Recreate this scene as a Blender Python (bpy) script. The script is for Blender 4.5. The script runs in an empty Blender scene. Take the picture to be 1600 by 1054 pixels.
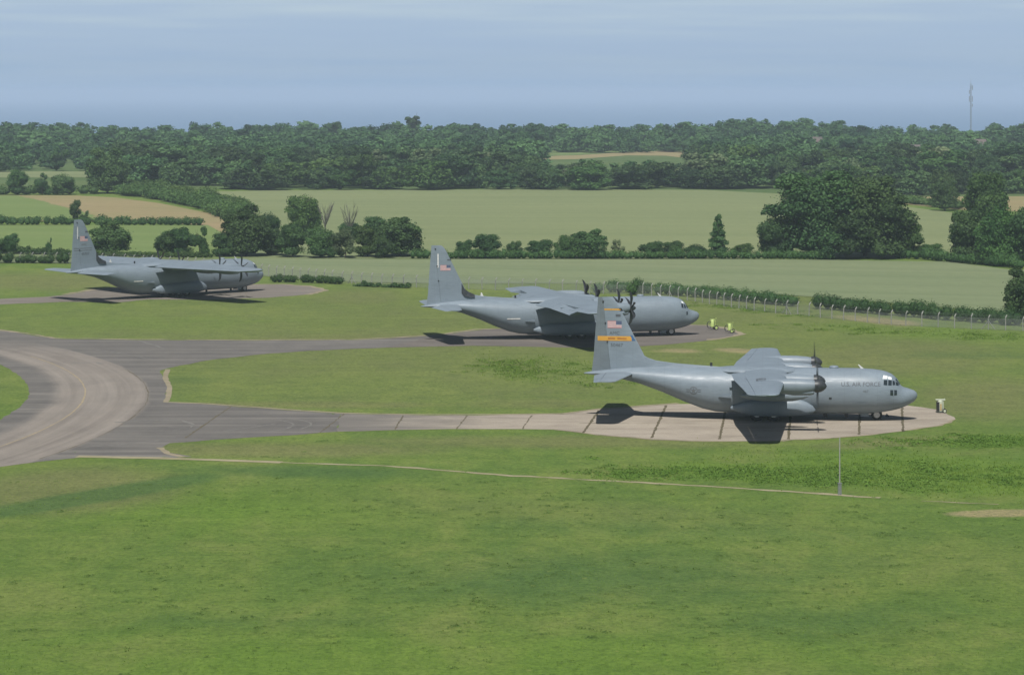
import bpy, bmesh, math, random
import numpy as np
from mathutils import Vector, Matrix
R = math.radians
random.seed(7)
S = bpy.context.scene
C = S.collection

# ------------------------------------------------------------------ camera
F, CH, VH = 4115.0, 29.55, 145.3          # focal length in pixels of a 1600 wide frame, eye height, horizon row
cd = bpy.data.cameras.new('camera'); cam = bpy.data.objects.new('camera', cd); C.objects.link(cam)
cam.location = (0, 0, CH); cam.rotation_euler = (R(90), 0, 0)
cd.sensor_width = 36; cd.lens = 36 * F / 1600
cd.shift_y = -(527 - VH) / 1600
cd.clip_start = 1; cd.clip_end = 90000
S.camera = cam
# ------------------------------------------------------------------ light
SUN_EL, SUN_AZ = R(59), R(187)             # azimuth clockwise from +Y: the sun stands high behind the camera
W = bpy.data.worlds.new('World'); S.world = W; W.use_nodes = True
wn = W.node_tree; wn.nodes.clear()
def N(t, kind, **kw):
    n = t.nodes.new(kind)
    for k, v in kw.items(): setattr(n, k, v)
    return n
out = N(wn, 'ShaderNodeOutputWorld'); bg = N(wn, 'ShaderNodeBackground')
sky = N(wn, 'ShaderNodeTexSky', sky_type='NISHITA', sun_disc=False)
sky.sun_elevation = SUN_EL; sky.sun_rotation = SUN_AZ; sky.air_density = 1.2; sky.dust_density = 1.5
bg.inputs['Strength'].default_value = 0.05
tc = N(wn, 'ShaderNodeTexCoord'); sp = N(wn, 'ShaderNodeSeparateXYZ')
wn.links.new(tc.outputs['Generated'], sp.inputs[0])
# a low bank of thin grey-blue cloud along the horizon
mp = N(wn, 'ShaderNodeMapping'); mp.inputs['Scale'].default_value = (9, 9, 190)
wn.links.new(tc.outputs['Generated'], mp.inputs[0])
no = N(wn, 'ShaderNodeTexNoise'); no.inputs['Scale'].default_value = 1.0; no.inputs['Detail'].default_value = 5
no.inputs['Roughness'].default_value = .5
wn.links.new(mp.outputs[0], no.inputs['Vector'])
el = N(wn, 'ShaderNodeMath', operation='MULTIPLY_ADD'); el.inputs[1].default_value = 1.0
na = N(wn, 'ShaderNodeMath', operation='MULTIPLY_ADD'); na.inputs[1].default_value = .044; na.inputs[2].default_value = -.022
wn.links.new(no.outputs['Fac'], na.inputs[0])
wn.links.new(sp.outputs['Z'], el.inputs[0]); wn.links.new(na.outputs[0], el.inputs[2])
cr = N(wn, 'ShaderNodeValToRGB'); e = cr.color_ramp.elements
e[0].position = 0.0; e[0].color = (.285, .41, .60, 1)
e[1].position = 1.0; e[1].color = (.40, .50, .61, 1)
for p, c in ((.010, (.325, .435, .60, 1)), (.026, (.355, .462, .605, 1)), (.040, (.430, .532, .625, 1)), (.2, (.30, .43, .62, 1))):
    q = e.new(p); q.color = c
wn.links.new(el.outputs[0], cr.inputs[0])
sc = N(wn, 'ShaderNodeVectorMath', operation='SCALE'); sc.inputs['Scale'].default_value = 24.5
wn.links.new(cr.outputs[0], sc.inputs[0])
mr = N(wn, 'ShaderNodeMapRange'); mr.inputs['From Min'].default_value = .045; mr.inputs['From Max'].default_value = .10
wn.links.new(sp.outputs['Z'], mr.inputs['Value'])
mx = N(wn, 'ShaderNodeMix', data_type='RGBA')
wn.links.new(mr.outputs[0], mx.inputs['Factor']); wn.links.new(sc.outputs[0], mx.inputs['A']); wn.links.new(sky.outputs[0], mx.inputs['B'])
wn.links.new(mx.outputs['Result'], bg.inputs['Color']); wn.links.new(bg.outputs[0], out.inputs[0])
sl = bpy.data.lights.new('sun', 'SUN'); sun = bpy.data.objects.new('sun', sl); C.objects.link(sun)
sl.energy = 5.0; sl.angle = R(.9); sl.color = (1, .97, .92)
sv = Vector((math.sin(SUN_AZ) * math.cos(SUN_EL), math.cos(SUN_AZ) * math.cos(SUN_EL), math.sin(SUN_EL)))
sun.rotation_euler = sv.to_track_quat('Z', 'Y').to_euler(); sun.location = (0, 0, 300)
S.view_settings.view_transform = 'Standard'; S.view_settings.look = 'None'
S.view_settings.exposure = -0.12; S.view_settings.gamma = 1
S.render.engine = 'CYCLES'
S.cycles.volume_bounces = 1; S.cycles.diffuse_bounces = 1; S.cycles.max_bounces = 6; S.cycles.transparent_max_bounces = 12

# ------------------------------------------------------------------ helpers
def G(u, v, z=0.0):                       # where a point seen in the photograph stands on level ground
    Y = F * (CH - z) / (v - VH); return ((u - 800) * Y / F, Y)
def tag(o, label=None, cat=None, group=None, kind=None):
    if label: o['label'] = label
    if cat: o['category'] = cat
    if group: o['group'] = group
    if kind: o['kind'] = kind
    return o
def empty(name, loc=(0, 0, 0), rz=0, scale=None):
    o = bpy.data.objects.new(name, None); C.objects.link(o); o.location = loc; o.rotation_euler = (0, 0, rz)
    o.empty_display_size = .3
    if scale: o.scale = scale
    return o
def mk(name, verts, faces, mats, parent=None, smooth=False, mi=None):
    me = bpy.data.meshes.new(name); me.from_pydata([tuple(v) for v in verts], [], faces)
    for m in (mats if isinstance(mats, (list, tuple)) else [mats]): me.materials.append(m)
    if mi is not None: me.polygons.foreach_set('material_index', mi)
    if smooth: me.polygons.foreach_set('use_smooth', [True] * len(me.polygons))
    me.update(); o = bpy.data.objects.new(name, me); C.objects.link(o)
    if parent: o.parent = parent
    return o
class MB:
    def __init__(s): s.v = []; s.f = []
    def add(s, v, f):
        b = len(s.v); s.v += [tuple(p) for p in v]; s.f += [tuple(i + b for i in q) for q in f]; return s
    def box(s, c, d, rot=None):
        v = [Vector((x * d[0] / 2, y * d[1] / 2, z * d[2] / 2)) for x in (-1, 1) for y in (-1, 1) for z in (-1, 1)]
        if rot: v = [rot @ p for p in v]
        return s.add([p + Vector(c) for p in v], [(0, 1, 3, 2), (4, 6, 7, 5), (0, 4, 5, 1), (2, 3, 7, 6), (0, 2, 6, 4), (1, 5, 7, 3)])
    def tube(s, pts, rad, n=8):
        pts = [Vector(p) for p in pts]; rr = rad if isinstance(rad, (list, tuple)) else [rad] * len(pts); rings = []
        for i, p in enumerate(pts):
            d = (pts[min(i + 1, len(pts) - 1)] - pts[max(i - 1, 0)]).normalized()
            a = d.cross(Vector((0, 0, 1)) if abs(d.z) < .95 else Vector((1, 0, 0))).normalized(); b = d.cross(a)
            rings.append([p + (a * math.cos(t) + b * math.sin(t)) * rr[i] for t in [2 * math.pi * k / n for k in range(n)]])
        return s.loft(rings)
    def loft(s, rings, cap=True):
        n = len(rings[0]); v = [p for r in rings for p in r]; f = []
        for i in range(len(rings) - 1):
            for k in range(n):
                f.append((i * n + k, i * n + (k + 1) % n, (i + 1) * n + (k + 1) % n, (i + 1) * n + k))
        if cap: f.append(tuple(range(n))[::-1]); f.append(tuple((len(rings) - 1) * n + k for k in range(n)))
        return s.add(v, f)
    def lathe(s, c, prof, axis='x', n=20):  # prof: (offset along axis, radius)
        rings = []
        for a, r in prof:
            ring = []
            for k in range(n):
                t = 2 * math.pi * k / n; p, q = r * math.cos(t), r * math.sin(t)
                ring.append({'x': (c[0] + a, c[1] + p, c[2] + q), 'y': (c[0] + p, c[1] + a, c[2] + q), 'z': (c[0] + p, c[1] + q, c[2] + a)}[axis])
            rings.append(ring)
        return s.loft(rings)
    def build(s, name, mat, parent=None, smooth=False):
        o = mk(name, s.v, s.f, mat, parent, smooth)
        bm = bmesh.new(); bm.from_mesh(o.data); bmesh.ops.recalc_face_normals(bm, faces=bm.faces); bm.to_mesh(o.data); bm.free()
        if smooth: o.data.set_sharp_from_angle(angle=R(38))
        return o

def principled(name, rough=.6, metal=0, spec=.5):
    m = bpy.data.materials.new(name); m.use_nodes = True; t = m.node_tree
    b = t.nodes['Principled BSDF']; b.inputs['Roughness'].default_value = rough; b.inputs['Metallic'].default_value = metal
    b.inputs['Specular IOR Level'].default_value = spec
    return m, t, b
def rgba(c): return (c[0], c[1], c[2], 1)
def noise(t, coord, scale, stretch=(1, 1, 1), detail=4, rough=.55, dist=0):
    mp = N(t, 'ShaderNodeMapping'); mp.inputs['Scale'].default_value = stretch; t.links.new(coord, mp.inputs[0])
    n = N(t, 'ShaderNodeTexNoise'); n.inputs['Scale'].default_value = scale; n.inputs['Detail'].default_value = detail
    n.inputs['Roughness'].default_value = rough; n.inputs['Distortion'].default_value = dist
    t.links.new(mp.outputs[0], n.inputs['Vector']); return n.outputs['Fac']
def ramp(t, fac, stops):
    r = N(t, 'ShaderNodeValToRGB'); e = r.color_ramp.elements
    e[0].position, e[0].color = stops[0][0], rgba(stops[0][1]); e[1].position, e[1].color = stops[-1][0], rgba(stops[-1][1])
    for p, c in stops[1:-1]: q = e.new(p); q.color = rgba(c)
    t.links.new(fac, r.inputs[0]); return r.outputs[0]
def mixc(t, fac, a, b, mode='MIX'):
    m = N(t, 'ShaderNodeMix', data_type='RGBA', blend_type=mode)
    for k, v in (('Factor', fac), ('A', a), ('B', b)):
        if isinstance(v, (int, float)): m.inputs[k].default_value = v
        elif isinstance(v, (tuple, list)): m.inputs[k].default_value = rgba(v)
        else: t.links.new(v, m.inputs[k])
    return m.outputs['Result']
def mth(t, op, a, b=None, c=None):
    m = N(t, 'ShaderNodeMath', operation=op)
    for i, v in enumerate((a, b, c)):
        if v is None: continue
        if isinstance(v, (int, float)): m.inputs[i].default_value = v
        else: t.links.new(v, m.inputs[i])
    return m.outputs[0]
def maprange(t, v, a, b, c=0, d=1):
    m = N(t, 'ShaderNodeMapRange', interpolation_type='SMOOTHSTEP'); t.links.new(v, m.inputs['Value'])
    for k, x in zip(('From Min', 'From Max', 'To Min', 'To Max'), (a, b, c, d)): m.inputs[k].default_value = x
    return m.outputs[0]
def simple(name, c1, c2=None, scale=3, rough=.6, metal=0, stretch=(1, 1, 1), spec=.5):
    m, t, b = principled(name, rough, metal, spec); co = N(t, 'ShaderNodeTexCoord').outputs['Object']
    c2 = c2 or tuple(x * .8 for x in c1)
    t.links.new(ramp(t, noise(t, co, scale, stretch), [(.35, c1), (.65, c2)]), b.inputs['Base Color']); return m

# ------------------------------------------------------------------ materials
def grass_mat():
    m, t, b = principled('airfield grass', .9, spec=.15); co = N(t, 'ShaderNodeTexCoord').outputs['Object']
    A = lambda n: N(t, 'ShaderNodeAttribute', attribute_name=n).outputs['Fac']
    big = noise(t, co, .018, (1, .45, 1), 5, .6, .6); mid = noise(t, co, .12, (1, .5, 1), 6, .65, .4); fine = noise(t, co, 2.6, (1, .8, 1), 6, .8); cl = noise(t, co, .55, (1, .8, 1), 5, .7, .2); fl = noise(t, co, 1.9, (1, .7, 1), 3, .6)
    c = ramp(t, big, [(.28, (.100, .162, .032)), (.5, (.130, .190, .040)), (.72, (.166, .214, .054))])
    c = mixc(t, maprange(t, mid, .42, .62, 0, .75), c, (.092, .160, .031))
    c = mixc(t, maprange(t, mid, .48, .34, 0, .35), c, (.182, .208, .064))
    edge = mth(t, 'MULTIPLY_ADD', mth(t, 'SUBTRACT', mid, .5), .9, 0.0)
    L = maprange(t, mth(t, 'ADD', A('lush'), edge), .15, .75)
    c = mixc(t, mth(t, 'MULTIPLY', L, .75), c, (.116, .198, .028))
    D = maprange(t, mth(t, 'ADD', A('olive'), edge), .1, .9)
    c = mixc(t, mth(t, 'MULTIPLY', D, .7), c, (.168, .170, .072))
    K = maprange(t, mth(t, 'ADD', A('deep'), edge), .1, .9)
    c = mixc(t, mth(t, 'MULTIPLY', K, .85), c, (.070, .130, .036))
    B = maprange(t, mth(t, 'ADD', A('bare'), edge), .3, .7)
    c = mixc(t, mth(t, 'MULTIPLY', B, .8), c, (.30, .25, .14))
    c = mixc(t, .85, c, ramp(t, fine, [(.3, (.45, .5, .4)), (.5, (1, 1, 1)), (.72, (1.5, 1.45, 1.3))]), 'MULTIPLY')
    c = mixc(t, .6, c, ramp(t, cl, [(.3, (.62, .70, .62)), (.5, (1, 1, 1)), (.72, (1.28, 1.22, 1.2))]), 'MULTIPLY')
    c = mixc(t, maprange(t, fl, .63, .72, 0, .28), c, (.060, .115, .016))
    c = mixc(t, maprange(t, fl, .35, .27, 0, .5), c, (.24, .27, .07))
    # old mowing swaths, wandering along the field
    sw = noise(t, co, 1.0, (.02, .35, 1), 3, .5, 1.2)
    c = mixc(t, .35, c, ramp(t, sw, [(.35, (.82, .86, .8)), (.65, (1.15, 1.12, 1.1))]), 'MULTIPLY')
    t.links.new(c, b.inputs['Base Color'])
    bp = N(t, 'ShaderNodeBump'); bp.inputs['Strength'].default_value = .5; bp.inputs['Distance'].default_value = .35
    t.links.new(mth(t, 'ADD', fine, mid), bp.inputs['Height']); t.links.new(bp.outputs[0], b.inputs['Normal'])
    return m
def pave_mat():
    m, t, b = principled('taxiway asphalt and concrete', .9, spec=.2); co = N(t, 'ShaderNodeTexCoord').outputs['Object']
    s = N(t, 'ShaderNodeVectorMath', operation='SUBTRACT'); t.links.new(co, s.inputs[0]); s.inputs[1].default_value = (-155, 242, 0)
    ln = N(t, 'ShaderNodeVectorMath', operation='LENGTH'); t.links.new(s.outputs[0], ln.inputs[0]); r = ln.outputs['Value']
    cb = N(t, 'ShaderNodeCombineXYZ'); t.links.new(r, cb.inputs[0]); sx = N(t, 'ShaderNodeSeparateXYZ'); t.links.new(co, sx.inputs[0])
    t.links.new(sx.outputs['Y'], cb.inputs[1])
    arc = noise(t, cb.outputs[0], .8, (1, .02, 1), 5, .6); blot = noise(t, co, .25, (1, .5, 1), 6, .65); fine = noise(t, co, 2.5, (1, 1, 1), 5, .7)
    strk = noise(t, co, .5, (.07, 1.2, 1), 5, .6, .5)
    asp = ramp(t, strk, [(.3, (.112, .105, .097)), (.5, (.144, .135, .123)), (.72, (.212, .196, .174))])
    con = ramp(t, arc, [(.3, (.178, .157, .136)), (.5, (.232, .206, .178)), (.7, (.275, .245, .212))])
    w = mth(t, 'MULTIPLY_ADD', mth(t, 'SUBTRACT', blot, .5), 1.6, r)
    ring = mth(t, 'MULTIPLY', maprange(t, w, 110.6, 112.4), maprange(t, w, 120.8, 120.2))
    ring = mth(t, 'MULTIPLY', ring, maprange(t, sx.outputs['Y'], 318, 296))
    c = mixc(t, ring, asp, con)
    c = mixc(t, maprange(t, w, 120.2, 119.2, 0, .35), c, c)
    c = mixc(t, .5, c, ramp(t, blot, [(.3, (.72, .72, .74)), (.5, (1, 1, 1)), (.75, (1.25, 1.22, 1.2))]), 'MULTIPLY')
    c = mixc(t, .3, c, ramp(t, fine, [(.3, (.75, .75, .75)), (.7, (1.25, 1.25, 1.25))]), 'MULTIPLY')
    t.links.new(c, b.inputs['Base Color']); return m
def slab_mat(name, cols, s1=.3, fade=None):
    m, t, b = principled(name, .9, spec=.2); co = N(t, 'ShaderNodeTexCoord').outputs['Object']
    a = noise(t, co, s1, (.5, 1.3, 1), 6, .65, .4); f = noise(t, co, 2.2, (1, 1, 1), 5, .7)
    c = ramp(t, a, [(.28, cols[0]), (.5, cols[1]), (.72, cols[2])])
    c = mixc(t, .35, c, ramp(t, f, [(.3, (.75, .74, .72)), (.7, (1.22, 1.22, 1.22))]), 'MULTIPLY')
    if fade:                               # worn darker toward the taxiway end
        sx = N(t, 'ShaderNodeSeparateXYZ'); t.links.new(co, sx.inputs[0])
        w = mth(t, 'MULTIPLY_ADD', mth(t, 'SUBTRACT', a, .5), 14, sx.outputs['X'])
        c = mixc(t, maprange(t, w, fade[0], fade[1]), c, mixc(t, .6, fade[2], ramp(t, a, [(.3, (.8, .8, .8)), (.7, (1.3, 1.3, 1.28))]), 'MULTIPLY'))
    t.links.new(c, b.inputs['Base Color']); return m
def crop_mat(name, a, bcol, ang, s=.02):
    m, t, b = principled(name, .9, spec=.1); co = N(t, 'ShaderNodeTexCoord').outputs['Object']
    r = N(t, 'ShaderNodeMapping'); r.inputs['Rotation'].default_value = (0, 0, ang); t.links.new(co, r.inputs[0])
    n1 = noise(t, r.outputs[0], s, (.4, 1.5, 1), 6, .6, .5); n2 = noise(t, co, .5, (1, .5, 1), 5, .7); n3 = noise(t, r.outputs[0], 1, (.006, .45, 1), 2, .5)
    c = ramp(t, n1, [(.3, a), (.7, bcol)])
    c = mixc(t, .3, c, ramp(t, n2, [(.3, (.78, .8, .76)), (.7, (1.2, 1.2, 1.2))]), 'MULTIPLY')
    c = mixc(t, .35, c, ramp(t, n3, [(.35, (.85, .87, .85)), (.65, (1.12, 1.1, 1.1))]), 'MULTIPLY')
    sx = N(t, 'ShaderNodeSeparateXYZ'); t.links.new(r.outputs[0], sx.inputs[0])   # tramlines
    w = mth(t, 'ABSOLUTE', mth(t, 'SUBTRACT', mth(t, 'FRACT', mth(t, 'MULTIPLY_ADD', n1, .06, mth(t, 'MULTIPLY', sx.outputs['Y'], 1 / 18.))), .5))
    c = mixc(t, maprange(t, w, .035, .012, 0, .22), c, tuple(x * .45 for x in a))
    t.links.new(c, b.inputs['Base Color']); return m
def leaf_mat(name, a, bcol, var=.25):
    m, t, b = principled(name, .65, spec=.25); co = N(t, 'ShaderNodeTexCoord').outputs['Object']
    at = N(t, 'ShaderNodeAttribute', attribute_name='tint').outputs['Fac']
    oi = N(t, 'ShaderNodeObjectInfo').outputs['Random']
    n = noise(t, co, .45, (1, 1, 1), 3)
    f = mth(t, 'ADD', mth(t, 'MULTIPLY', at, .55), mth(t, 'MULTIPLY', n, .45))
    c = ramp(t, f, [(.2, a), (.8, bcol)])
    hs = N(t, 'ShaderNodeHueSaturation'); t.links.new(c, hs.inputs['Color'])
    t.links.new(maprange(t, oi, 0, 1, .492, .518), hs.inputs['Hue'])
    t.links.new(mth(t, 'MULTIPLY_ADD', mth(t, 'FRACT', mth(t, 'MULTIPLY', oi, 7.31)), var * 2, 1 - var), hs.inputs['Value'])
    t.links.new(hs.outputs[0], b.inputs['Base Color'])
    tr = N(t, 'ShaderNodeBsdfTranslucent'); t.links.new(hs.outputs[0], tr.inputs['Color'])
    ms = N(t, 'ShaderNodeMixShader'); ms.inputs[0].default_value = .5 if 'grass' in name else .22
    t.links.new(b.outputs[0], ms.inputs[1]); t.links.new(tr.outputs[0], ms.inputs[2])
    t.links.new(ms.outputs[0], t.nodes['Material Output'].inputs[0]); return m
def paint_mat(name, base, rough=.42):
    m, t, b = principled(name, rough, spec=.45); co = N(t, 'ShaderNodeTexCoord').outputs['Object']
    n1 = noise(t, co, .7, (.6, 1, 1.2), 5, .6); n2 = noise(t, co, 5, (.25, 1, 2.5), 4, .6)
    c = ramp(t, n1, [(.3, tuple(x * .90 for x in base)), (.7, tuple(x * 1.07 for x in base))])
    c = mixc(t, .4, c, ramp(t, n2, [(.3, (.74, .74, .75)), (.6, (1.06, 1.06, 1.06))]), 'MULTIPLY')
    # fine panel seams every metre and a half along the airframe
    sx = N(t, 'ShaderNodeSeparateXYZ'); t.links.new(co, sx.inputs[0])
    s = mth(t, 'ABSOLUTE', mth(t, 'SUBTRACT', mth(t, 'FRACT', mth(t, 'MULTIPLY', sx.outputs['X'], .68)), .5))
    c = mixc(t, maprange(t, s, .018, .008, 0, .22), c, tuple(x * .55 for x in base))
    t.links.new(c, b.inputs['Base Color'])
    t.links.new(maprange(t, n2, .2, .8, rough - .06, rough + .14), b.inputs['Roughness']); return m

MG = grass_mat(); MPV = pave_mat()
MCON = slab_mat('pale concrete hardstand', [(.245, .211, .170), (.33, .287, .232), (.39, .342, .276)], fade=(2, -16, (.165, .152, .136)))
MMID = slab_mat('brown grey asphalt hardstand', [(.115, .102, .092), (.145, .130, .116), (.19, .168, .148)], .15)
MFARP = slab_mat('tan grey hardstand', [(.15, .132, .112), (.19, .168, .145), (.235, .205, .172)], .12)
MVERGE = slab_mat('dry verge soil', [(.20, .17, .11), (.27, .235, .16), (.32, .27, .19)], .6)
MPATH = slab_mat('worn pale path', [(.22, .205, .11), (.31, .275, .175), (.38, .33, .22)], .5)
MJOINT = simple('weedy joint', (.085, .075, .045), (.12, .095, .05), 3, .95)
MLINE = simple('worn yellow line', (.36, .29, .17), (.25, .21, .15), 1.5, .9)
MSCUFF = simple('pale tyre scuff', (.19, .18, .162), (.14, .133, .122), .8, .95)
MPALE = crop_mat('pale green cereal', (.165, .205, .108), (.195, .228, .124), .3)
MBIG = crop_mat('ripening cereal', (.172, .206, .098), (.214, .242, .118), .1, .012)
MGRN = crop_mat('meadow green', (.140, .200, .064), (.176, .228, .084), .2)
MTAN = crop_mat('mown hay', (.30, .235, .130), (.245, .222, .108), .5)
MFIELD = crop_mat('distant pasture', (.075, .125, .042), (.115, .155, .058), .2)
MLEAF = leaf_mat('dark broad leaves', (.018, .052, .015), (.098, .178, .054))
MLEAF2 = leaf_mat('mid green leaves', (.024, .064, .014), (.105, .188, .046))
MLEAF3 = leaf_mat('silvery green leaves', (.045, .085, .030), (.24, .29, .14))
MWOOD = leaf_mat('woodland leaves', (.014, .045, .016), (.100, .178, .060), .45)
MHEDGE = leaf_mat('hedge leaves', (.024, .062, .016), (.095, .168, .044))
MSCRUB = leaf_mat('scrub leaves', (.040, .090, .020), (.140, .225, .060), .12)
MTUFT = leaf_mat('grass blades', (.15, .255, .030), (.26, .37, .06), .05)
MBARK = simple('bark', (.09, .075, .055), (.055, .045, .035), 4, .9)
MDEAD = simple('bare twigs', (.15, .145, .125), (.09, .088, .075), 3, .9)
GREY = (.205, .250, .290)
MP = paint_mat('matt grey aircraft paint', GREY); MRUD = paint_mat('rudder grey with painted shade', (.15, .18, .20))  # MRUD: darker copy of the grey, standing in for shade on a deflected rudder
MDK = simple('black rubber and boots', (.018, .020, .023), (.03, .03, .033), 3, .6)
MPROP = simple('black blade paint', (.015, .017, .02), (.03, .032, .035), 2, .38)
MHUB = simple('dark spinner', (.045, .050, .055), (.03, .033, .037), 3, .45)
MTIRE = simple('tyre rubber', (.016, .016, .016), (.028, .027, .026), 6, .85)
MRIM = simple('white wheel rim', (.62, .62, .60), (.5, .5, .5), 5, .5)
MGLASS, _t, _b = principled('cockpit glass', .06, 0, .8); _b.inputs['Base Color'].default_value = (.02, .028, .033, 1)
MSHEEN, _t, _b = principled('painted glare on glass', .25, 0, .8); _b.inputs['Base Color'].default_value = (.86, .88, .88, 1)  # white base colour paints the sun's glare onto the upper cockpit panes
MMARK = simple('dark grey lettering', (.07, .082, .095), (.09, .10, .115), 4, .6)
MMARK2 = simple('faded grey lettering', (.115, .125, .135), (.14, .15, .16), 4, .6)
MYEL = simple('gold stripe paint', (.62, .33, .05), (.55, .28, .04), 3, .55)
MYELD = simple('orange stripe lettering', (.42, .17, .03), None, 3, .55)
MBLUE = simple('blue stripe paint', (.04, .13, .30), None, 3, .55)
MRED = simple('faded red', (.50, .14, .14), (.46, .16, .16), 3, .6); MWHT = simple('faded white', (.58, .56, .56), (.52, .5, .5), 3, .6)
MNAVY = simple('faded navy', (.085, .11, .19), None, 3, .6)
MWP = simple('white strip', (.72, .72, .70), None, 3, .6)
MCONC = simple('weathered concrete post', (.36, .36, .33), (.26, .26, .24), 3, .85)
MGALV = simple('galvanised steel', (.33, .34, .34), (.26, .27, .27), 5, .45, .6)
MLIME = simple('pale lime cart paint', (.50, .62, .20), (.42, .54, .18), 3, .5)
MCARTW = simple('white cart paint', (.60, .64, .50), (.5, .54, .42), 3, .5); MCARTD = simple('black cart panel', (.03, .03, .028), None, 3, .6)
MOCH = simple('ochre cart label', (.50, .34, .12), None, 3, .6)
MWALL = simple('rendered cottage wall', (.55, .45, .38), (.48, .38, .32), .5, .85); MWALLW = simple('white cottage wall', (.62, .60, .55), None, .5, .85)
MROOF = simple('slate roof', (.10, .09, .085), (.14, .11, .10), .8, .8)

# ------------------------------------------------------------------ ground
def ridge(x, y):                          # low swell of land behind the woods, then a fall to the sea
    u = x / 1450 * F + 800
    px = np.array([-1200, -200, 0, 60, 130, 200, 330, 520, 660, 780, 900, 980, 1080, 1150, 1290, 1350, 1450, 1530, 1600, 2000, 3000])
    pz = np.array([4, 4, 4.2, 4.2, 1.8, 0, 2.6, 1.8, 2.8, 2.4, 2.2, 2.8, 3.4, 5.5, 5, 0, .8, 1.8, 2.8, 2, 2])
    t = np.clip((y - 1320) / 130., 0, 1); t = t * t * (3 - 2 * t)
    d = np.clip((y - 1560) / 700., 0, 1); d = d * d * (3 - 2 * d)
    return t * (np.interp(u, px, pz) - 2.6) * (1 - d) - d * 34
def gx():
    a = list(np.arange(0, 110, 1.0)); x = 110; s = 1.2
    while x < 2600: a.append(x); x += s; s *= 1.12
    a = np.array(a + [2600]); return np.concatenate([-a[:0:-1], a])
xs = gx(); ys = np.concatenate([[-60, 0, 40, 70], np.arange(90, 470, 1.0), np.arange(470, 900, 6.0), np.arange(900, 2500, 24.0)])
XX, YY = np.meshgrid(xs, ys); ZZ = ridge(XX, YY)
nx, ny = len(xs), len(ys)
idx = np.arange(nx * ny).reshape(ny, nx)
q = np.stack([idx[:-1, :-1], idx[:-1, 1:], idx[1:, 1:], idx[1:, :-1]], -1).reshape(-1, 4)
def fast_mesh(name, V, Q):
    me = bpy.data.meshes.new(name); k = Q.shape[1]
    me.vertices.add(len(V)); me.vertices.foreach_set('co', np.asarray(V, np.float32).ravel())
    me.loops.add(Q.size); me.loops.foreach_set('vertex_index', Q.astype(np.int32).ravel())
    me.polygons.add(len(Q)); me.polygons.foreach_set('loop_start', np.arange(0, Q.size, k, dtype=np.int32))
    me.polygons.foreach_set('loop_total', np.full(len(Q), k, np.int32)); me.update(calc_edges=True); return me
me = fast_mesh('ground', np.stack([XX.ravel(), YY.ravel(), ZZ.ravel()], 1), q)
U_ = XX.ravel() / np.maximum(YY.ravel(), 1) * F + 800; V_ = VH + F * CH / np.maximum(YY.ravel(), 1)
def blob(L):
    a = np.zeros(len(U_))
    for (cx, cy, rx, ry, sl, st) in L:
        du = (U_ - cx) / rx; dv = (V_ - cy - sl * (U_ - cx)) / ry
        a = np.maximum(a, st * np.exp(-(du * du + dv * dv) ** 1.3))
    return a
masks = {
 'lush': [(1480, 742, 300, 34, .06, 1), (1200, 738, 190, 16, .05, .9), (1540, 688, 160, 11, 0, 1), (850, 578, 115, 24, .05, 1), (1440, 518, 190, 12, .06, 1),
          (330, 505, 330, 14, 0, .7), (1200, 480, 120, 10, .1, .6), (560, 600, 240, 24, 0, .5), (350, 800, 330, 50, 0, .6), (1100, 690, 260, 8, 0, .5), (600, 1030, 900, 60, 0, .6)],
 'olive': [(750, 540, 1100, 130, 0, .62), (1200, 480, 500, 60, 0, .6), (700, 560, 300, 30, 0, .35), (1200, 600, 200, 20, 0, .3), (1380, 560, 260, 40, 0, .8), (1540, 620, 150, 45, 0, .8), (700, 528, 500, 12, .0, .9), (110, 765, 190, 40, -.05, 1), (420, 703, 300, 14, 0, .9),
           (900, 690, 400, 12, 0, .8), (120, 440, 300, 18, 0, .8), (560, 465, 130, 22, 0, .7), (480, 632, 300, 8, 0, .8), (1400, 690, 160, 10, -.05, .8), (850, 630, 200, 12, 0, .7), (1500, 880, 300, 50, 0, .35), (900, 800, 500, 26, .05, .4)],
 'deep': [(140, 776, 240, 12, -.17, 1.3), (950, 900, 420, 55, 0, .7), (1300, 970, 300, 40, 0, .5), (450, 735, 230, 12, .02, .8), (420, 968, 300, 18, 0, .4), (1300, 590, 120, 22, 0, .5), (1500, 555, 150, 9, 0, .5), (300, 590, 90, 12, 0, .4), (1100, 830, 500, 20, .03, .5)],
 'bare': [(1570, 801, 95, 6.5, -.01, 1), (1150, 548, 60, 6, .05, .65), (1060, 548, 60, 5, 0, .6), (1430, 622, 60, 4, .2, .4), (620, 455, 60, 6, 0, .4), (1370, 500, 90, 7, .09, .75), (70, 600, 8, 20, 0, .0)]}
for k, L in masks.items():
    a = me.attributes.new(k, 'FLOAT', 'POINT'); a.data.foreach_set('value', blob(L).astype(np.float32))
me.materials.append(MG)
g = bpy.data.objects.new('ground', me); C.objects.link(g); tag(g, kind='structure')
# the sea
msea, t, b = principled('hazy sea', .35, 0, .5); b.inputs['Base Color'].default_value = (.11, .21, .36, 1)
co = N(t, 'ShaderNodeTexCoord').outputs['Object']; bp = N(t, 'ShaderNodeBump'); bp.inputs['Strength'].default_value = .5; bp.inputs['Distance'].default_value = 1
t.links.new(noise(t, co, .05, (1, .4, 1), 6), bp.inputs['Height']); t.links.new(bp.outputs[0], b.inputs['Normal'])
tag(mk('sea', [(-20000, 1700, -31), (20000, 1700, -31), (20000, 38000, -31), (-20000, 38000, -31)], [(0, 1, 2, 3)], msea), kind='structure')

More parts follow.
